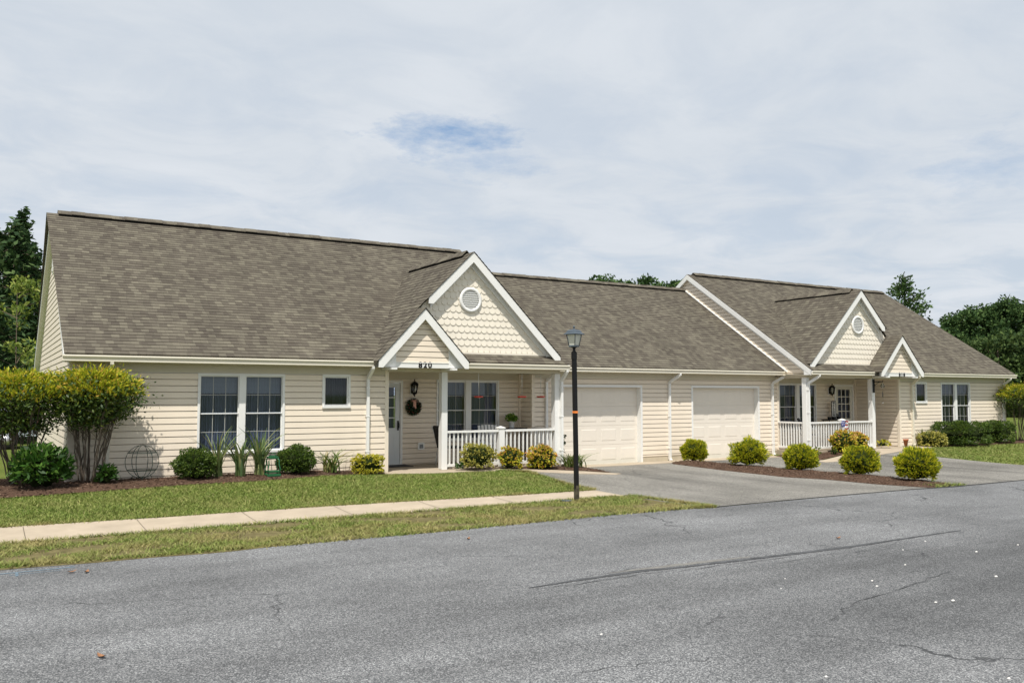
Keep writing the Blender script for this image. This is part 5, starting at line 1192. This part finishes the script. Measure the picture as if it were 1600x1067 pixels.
# ------------------------------------------------------------------ trees
mConif = leafmat('conifer_needles', [(0, (.018, .042, .017)), (.5, (.042, .082, .028)), (.85, (.075, .128, .042)), (1, (.12, .18, .06))], .7, .2, .15)
mPine = leafmat('pine_needles', [(0, (.022, .050, .018)), (.45, (.050, .098, .030)), (.85, (.085, .145, .042)), (1, (.13, .19, .06))], .7, .2, .15)
mOak = leafmat('deciduous_leaf', [(0, (.07, .115, .018)), (.5, (.16, .22, .035)), (.85, (.28, .33, .06)), (1, (.42, .45, .14))], .6, .35, .2)
mDark = leafmat('undergrowth_leaf', [(0, (.02, .042, .014)), (.5, (.045, .080, .022)), (1, (.09, .13, .036))], .7, .2, .15)
def conifer(h, rb, n, leaf, mat, seed, zstart=.08, droop=.25, power=.85, gap=.0):
    rr = random.Random(seed); r = empty('conifer', (0, 0, 0), 'x', 'tree')
    t = MB(); t.tube([(0, 0, -.3), (0, 0, h*.5), (0, 0, h*.97)], [h*.022, h*.013, .015], 8); t.build('trunk', mBark, r)
    P = []; D = []; br = MB()
    for i in range(n):
        f = (i+rr.random())/n; z = h*(zstart+(.985-zstart)*f); R = rb*(1-f)**power*rr.uniform(.65, 1.12)+.08; a = rr.uniform(0, 2*pi)
        if rr.random() < gap: continue
        br.tube([(0, 0, z), (R*.5*cos(a), R*.5*sin(a), z+R*.05), (R*.9*cos(a), R*.9*sin(a), z-droop*R*.5)], [.02+.012*R, .015, .006], 4, cap=False)
        m = int(10+R*26)
        for _ in range(m):
            q = rr.random()**.65; w_ = .10+.20*R*q*(1.15-q)
            P.append((R*q*cos(a)+rr.gauss(0, w_), R*q*sin(a)+rr.gauss(0, w_), z-droop*R*q*q+rr.gauss(0, .10+.05*R))); D.append((cos(a), sin(a), .25-droop))
    br.build('branches', mBark, r)
    quads_mesh('crown', leaves(np.array(P), leaf, leaf*.42, unit(np.array(D)), .55), 4, mat, r); return r
def broad(h, rad, nclump, per, leaf, mat, seed, z0=.3, cl=.2, name='pine_tree', trunk=.018, flat=.7, full=False):
    rr = random.Random(seed); r = empty(name, (0, 0, 0), 'x', 'tree')
    t = MB(); pts = [(0, 0, -.3), (rr.gauss(0, .05)*h*.3, rr.gauss(0, .05)*h*.3, h*.4), (rr.gauss(0, .03)*h, rr.gauss(0, .03)*h, h*.86)]
    t.tube(pts, [h*trunk, h*trunk*.75, h*trunk*.3], 8); t.build('trunk', mBark, r)
    P = []; D = []; lb = MB()
    for _ in range(nclump):
        zf = rr.random(); z = h*(z0+(1-z0)*zf*.97); pr = math.sin(pi*min(1, (.12+.88*zf)**.8*.93+.05))**.6 if not full else (1-zf*.75)**.5
        q = math.sqrt(rr.random())*.98; a = rr.uniform(0, 2*pi); R = rad*pr
        c = np.array([R*q*cos(a), R*q*sin(a), z]); s = cl*rad*rr.uniform(.7, 1.3)
        lb.tube([(pts[1][0]*.7, pts[1][1]*.7, max(h*.2, z-R*q*.5)), tuple(c)], [.02*h*.1+.008, .008], 4, cap=False)
        d = unit(RNG.normal(size=(per, 3))); p = d*(RNG.random((per, 1))**.4)*np.array([s, s, s*flat]); P.append(c+p); D.append(unit(d+np.array([0, 0, .5])))
    lb.build('limbs', mBark, r)
    quads_mesh('crown', leaves(np.concatenate(P), leaf, leaf*.5, np.concatenate(D), .5), 4, mat, r); return r
def put(o, loc, label, group=None, sc=1, rot=None, cat='tree'):
    o.location = (loc[0], loc[1], gz(loc[0], loc[1]) if len(loc) < 3 else loc[2]); o.scale = (sc, sc, sc); o.rotation_euler = (0, 0, rot if rot is not None else random.uniform(0, 6)); o['label'] = label; o['category'] = cat
    if group: o['group'] = group
    return o
# left side, behind the house
G1 = 'dark conifers left of the house'
c1 = put(conifer(10.3, 2.5, 150, .34, mConif, 3, gap=.05), (1.35, 27.0), 'tallest dark conifer with pointed top left of the roof', G1)
c2 = conifer(8.4, 3.2, 170, .36, mConif, 5, power=.6); put(c2, (-.9, 26.0), 'dark conifer at the left edge of the picture, left of the pointed one', G1)
put(conifer(8.7, 3.0, 160, .34, mConif, 6, power=.55), (.9, 22.0), 'dense dark conifer close behind the left corner of the roof', G1)
put(copy_tree(c2), (-4.6, 31), 'dark conifer farther left, only its flank in view', G1, 1.0)
put(conifer(6.4, 2.9, 150, .30, mConif, 8, power=.5), (-.4, 18.5), 'low dark conifer filling the gap under the taller ones', G1)
put(broad(5.9, 1.35, 34, 60, .16, mOak, 4, z0=.12, cl=.30, name='deciduous_tree', trunk=.0035), (.95, 15.0), 'light green deciduous tree between the dark conifers and the gable', None)
put(broad(9.3, 1.6, 40, 50, .24, mOak, 9, z0=.45, cl=.3, name='deciduous_tree'), (5.55, 21.3), 'deciduous tree behind the roof, only its top twigs showing above the ridge', None)
G2 = 'pines behind the garages'
p0 = broad(10.0, 2.3, 60, 90, .3, mPine, 21, z0=.4, cl=.26)
for i, (x, y, s, lab) in enumerate(((36.8, 29, 1.035, 'pine top left of the row showing over the garage ridge'), (39.0, 28.5, 1.035, 'pine top in the middle of the row over the garage ridge'), (41.0, 27.3, 1.02, 'pine top at the right of the row, beside the right house gable'))):
    put(p0 if i == 0 else copy_tree(p0), (x, y), lab, G2, s, i*2.0)
put(conifer(9.5, 3.9, 150, .30, mPine, 31, droop=-.25, gap=.2, power=.75), (49.8, 15.4), 'pointed open-branched conifer rising behind the right roof', None)
# wood on the right
G3 = 'pines of the wood on the right'
va = [broad(11.6, 3.6, 75, 110, .42, mPine, 40+k, z0=.22, cl=.25, flat=.75) for k in range(4)]
spots = []
place = [(81.7, 32.1, 0.81), (85.1, 30.3, 0.92), (85.2, 28.1, 0.95), (86.9, 27.0, 0.93), (87.0, 24.7, 0.91), (88.8, 23.1, 0.90), (90.7, 21.3, 0.90), (76.1, 26.0, 0.60), (75.3, 23.3, 0.64), (77.1, 22.0, 0.64), (79.0, 20.4, 0.66), (81.8, 19.2, 0.68), (91.7, 32.8, 0.97), (93.6, 29.4, 0.98), (93.9, 26.5, 0.96), (83.3, 31.4, 0.89), (87.4, 19.0, 0.78)]
for i, (x, y, s) in enumerate(place):
    # order along the skyline
    spots.append((math.atan2(x, y+18.3), i))
order = {i: k for k, (_, i) in enumerate(sorted(spots))}
words = ['leftmost', 'second', 'third', 'fourth', 'fifth', 'sixth', 'seventh', 'eighth', 'ninth', 'tenth', 'eleventh', 'twelfth', 'thirteenth', 'fourteenth', 'fifteenth', 'sixteenth', 'rightmost']
used = set()
for i, (x, y, s) in enumerate(place):
    k = i % 4; o = va[k] if k not in used else copy_tree(va[k]); used.add(k)
    put(o, (x, y), f'{words[order[i]]} pine from the left in the wood right of the roof', G3, s, i*1.7)
vd = [broad(6.2, 3.0, 60, 90, .36, mDark, 60+k, z0=.04, cl=.3, name='bushy_tree', full=True) for k in range(2)]
G4 = 'dark bushy trees at the edge of the wood'
fill = [(69.2, 25.6, 0.85), (70.7, 23.2, 1.00), (69.8, 20.7, 1.05), (73.3, 20.7, 1.10), (72.3, 18.2, 1.05), (74.0, 17.1, 1.10), (76.6, 16.1, 1.10), (77.3, 27.8, 1.05), (80.0, 25.1, 1.10)]
od = sorted(range(len(fill)), key=lambda i: math.atan2(fill[i][0], fill[i][1]+18.3))
for n_, i in enumerate(od):
    x, y, s = fill[i]; o = vd[n_] if n_ < 2 else copy_tree(vd[n_ % 2])
    put(o, (x, y), f'{words[n_]} dark bushy tree from the left at the foot of the wood', G4, s, i*2.1)

# ------------------------------------------------------------------ neighbouring house past the right shrub and the car by the left corner
NB_ = empty('neighbour_house', (72, 2, 0), 'distant pale house whose white roof edge shows past the right shrub', 'house')
b = MB(); b.box(66.5, 80, -2.5, 9.5, -.1, 3.0); b.prism([(-2.5, 3.0), (9.5, 3.0), (3.5, 6.6)], 66.5, 80, 'x'); b.build('wall', mSiding, NB_)
for sg in (-1, 1):
    r_ = MB(); yo = 3.5+sg*6.5; r_.prism([(yo, 2.75), (3.5, 6.65), (3.5, 6.85), (yo, 2.95)], 66.0, 80.5, 'x'); r_.build('roof', mShingle, NB_)
    q = MB(); q.prism([(yo, 2.68), (3.5, 6.58), (3.5, 6.9), (yo, 3.0)], 65.9, 66.0, 'x'); q.build('rake_board', mTrim, NB_)
window(lambda u, y, z: (66.5+y, u, z), 1.5, 3.3, 0, .8, 2.2, n=2, parent=NB_)
def car(r):
    body = [(-2.2, .38), (-2.25, .62), (-2.15, .86), (-1.2, .98), (-.55, 1.42), (.95, 1.45), (1.65, 1.05), (2.1, .98), (2.2, .70), (2.18, .38)]
    k = MB(); W = .86
    def ring(ins, dz=0): return [(a*(1-.0), ins, b) for a, b in body]
    n = len(body)
    secs = [(-.86, .0), (-.80, .03), (.80, .03), (.86, .0)]
    for (w0, d0), (w1, d1) in zip(secs[:-1], secs[1:]):
        for i in range(n):
            a, b_ = body[i], body[(i+1) % n]; f = lambda p, w_, d_: (p[0], w_*(1-.16*max(0, p[1]-.98)/.47), p[1]+d_*(p[1] > .9))
            k.face([f(a, w0, d0), f(b_, w0, d0), f(b_, w1, d1), f(a, w1, d1)])
    for w_ in (-.86, .86): k.face([(p[0], w_*(1-.16*max(0, p[1]-.98)/.47), p[1]) for p in body])
    k.build('body', mCar, r)
    for sy in (-1, 1):
        for poly in ([(-1.05, 1.0), (-.52, 1.36), (.12, 1.38), (.12, 1.0)], [(.2, 1.0), (.2, 1.38), (.88, 1.38), (1.42, 1.04)]):
            g = MB(); g.face([(a, sy*(.868-.86*.16*max(0, z-.98)/.47), z) for a, z in poly]); g.build('side_window', mCarGlass, r)
        for x in (-1.38, 1.36):
            t = MB(); t.lathe([(.20, -.1), (.31, -.1), (.335, -.07), (.335, .07), (.31, .1), (.20, .1)], (0, 0, 0), 24); t.v = [(x+a, sy*.80+c*.9, .335+b2) for a, b2, c in t.v]; tw_ = t.build('wheel', mRubber, r)
            h = MB(); h.lathe([(.0, .0), (.06, .0), (.2, -.02), (.205, .02), (.0, .02)], (0, 0, 0), 18); h.v = [(x+a, sy*(.80+.075)+c*sy, .335+b2) for a, b2, c in h.v]; h.build('rim', mChrome, tw_)
    for sy in (-.6, .6):
        l = MB(); l.box(-2.262, -2.2, sy-.16, sy+.16, .66, .80); l.build('headlight', mClear, r)
        l = MB(); l.box(2.14, 2.215, sy-.16, sy+.16, .72, .90); l.build('tail_light', mRed, r)
local(car, 'parked_car', (-.75, 13.2, gz(-.75, 13)), 'silver car parked beyond the left corner of the house, glimpsed through stems', 'car', rot=radians(4))

# ------------------------------------------------------------------ small litter on the road
stones = [(4.34, -12.6, .03), (7.99, -12.45, .035), (7.79, -12.65, .04), (7.66, -13.37, .04), (7.85, -13.42, .05), (9.28, -13.02, .05), (10.53, -12.07, .045), (11.48, -12.06, .04), (10.73, -11.26, .035), (9.05, -12.11, .035), (5.02, -14.25, .03), (6.05, -14.93, .035), (6.9, -12.2, .022), (7.3, -11.9, .022), (9.9, -11.5, .03)]
for i, (x, y, s) in enumerate(stones):
    bm = bmesh.new(); bmesh.ops.create_icosphere(bm, subdivisions=2, radius=s*.33); rr = random.Random(i)
    for v in bm.verts: v.co = Vector((v.co.x*1.2, v.co.y*.85, v.co.z*.62))*(1+.18*(rr.random()-.5))
    bmesh.ops.translate(bm, verts=bm.verts[:], vec=(x, y, gz(x, y)+s*.25)); me = bpy.data.meshes.new('white_stone'); bm.to_mesh(me); bm.free(); me.materials.append(mStone)
    o = bpy.data.objects.new('white_stone', me); COL.objects.link(o); tag(o, 'small white stone lying loose on the grey road', 'stone', 'white stones scattered on the road')
for x, y, a, lab in ((.89, -7.63, .3, 'orange-brown dead leaf on the road near the left verge'), (1.03, -7.72, 1.2, 'darker curled dead leaf on the road right of the orange one'), (.81, -11.17, 2.0, 'tan dead leaf alone on the near left asphalt'), (5.63, -7.97, .8, 'brown dead leaf on the road below the lamp post verge'), (9.92, -10.52, .1, 'long reddish leaf on the road right of the dark seal line'), (3.9, -1.5, .5, 'dry leaf on the front lawn below the double window')):
    l = MB(); n = 9; z0 = gz(x, y)+.012
    for i in range(n-1):
        for sg in (-1, 1):
            w0, w1 = .022*sin(pi*i/(n-1)), .022*sin(pi*(i+1)/(n-1)); q = lambda t, w_: (x+(t-.5)*.11*cos(a)-w_*sin(a), y+(t-.5)*.11*sin(a)+w_*cos(a), z0+.35*abs(w_)+.025*(2*t-1)**2+(.03 if y > -3 else 0))
            l.face([q(i/(n-1), 0), q((i+1)/(n-1), 0), q((i+1)/(n-1), sg*w1), q(i/(n-1), sg*w0)])
    tag(l.build('fallen_leaf', mLeafDead), lab, 'leaf')
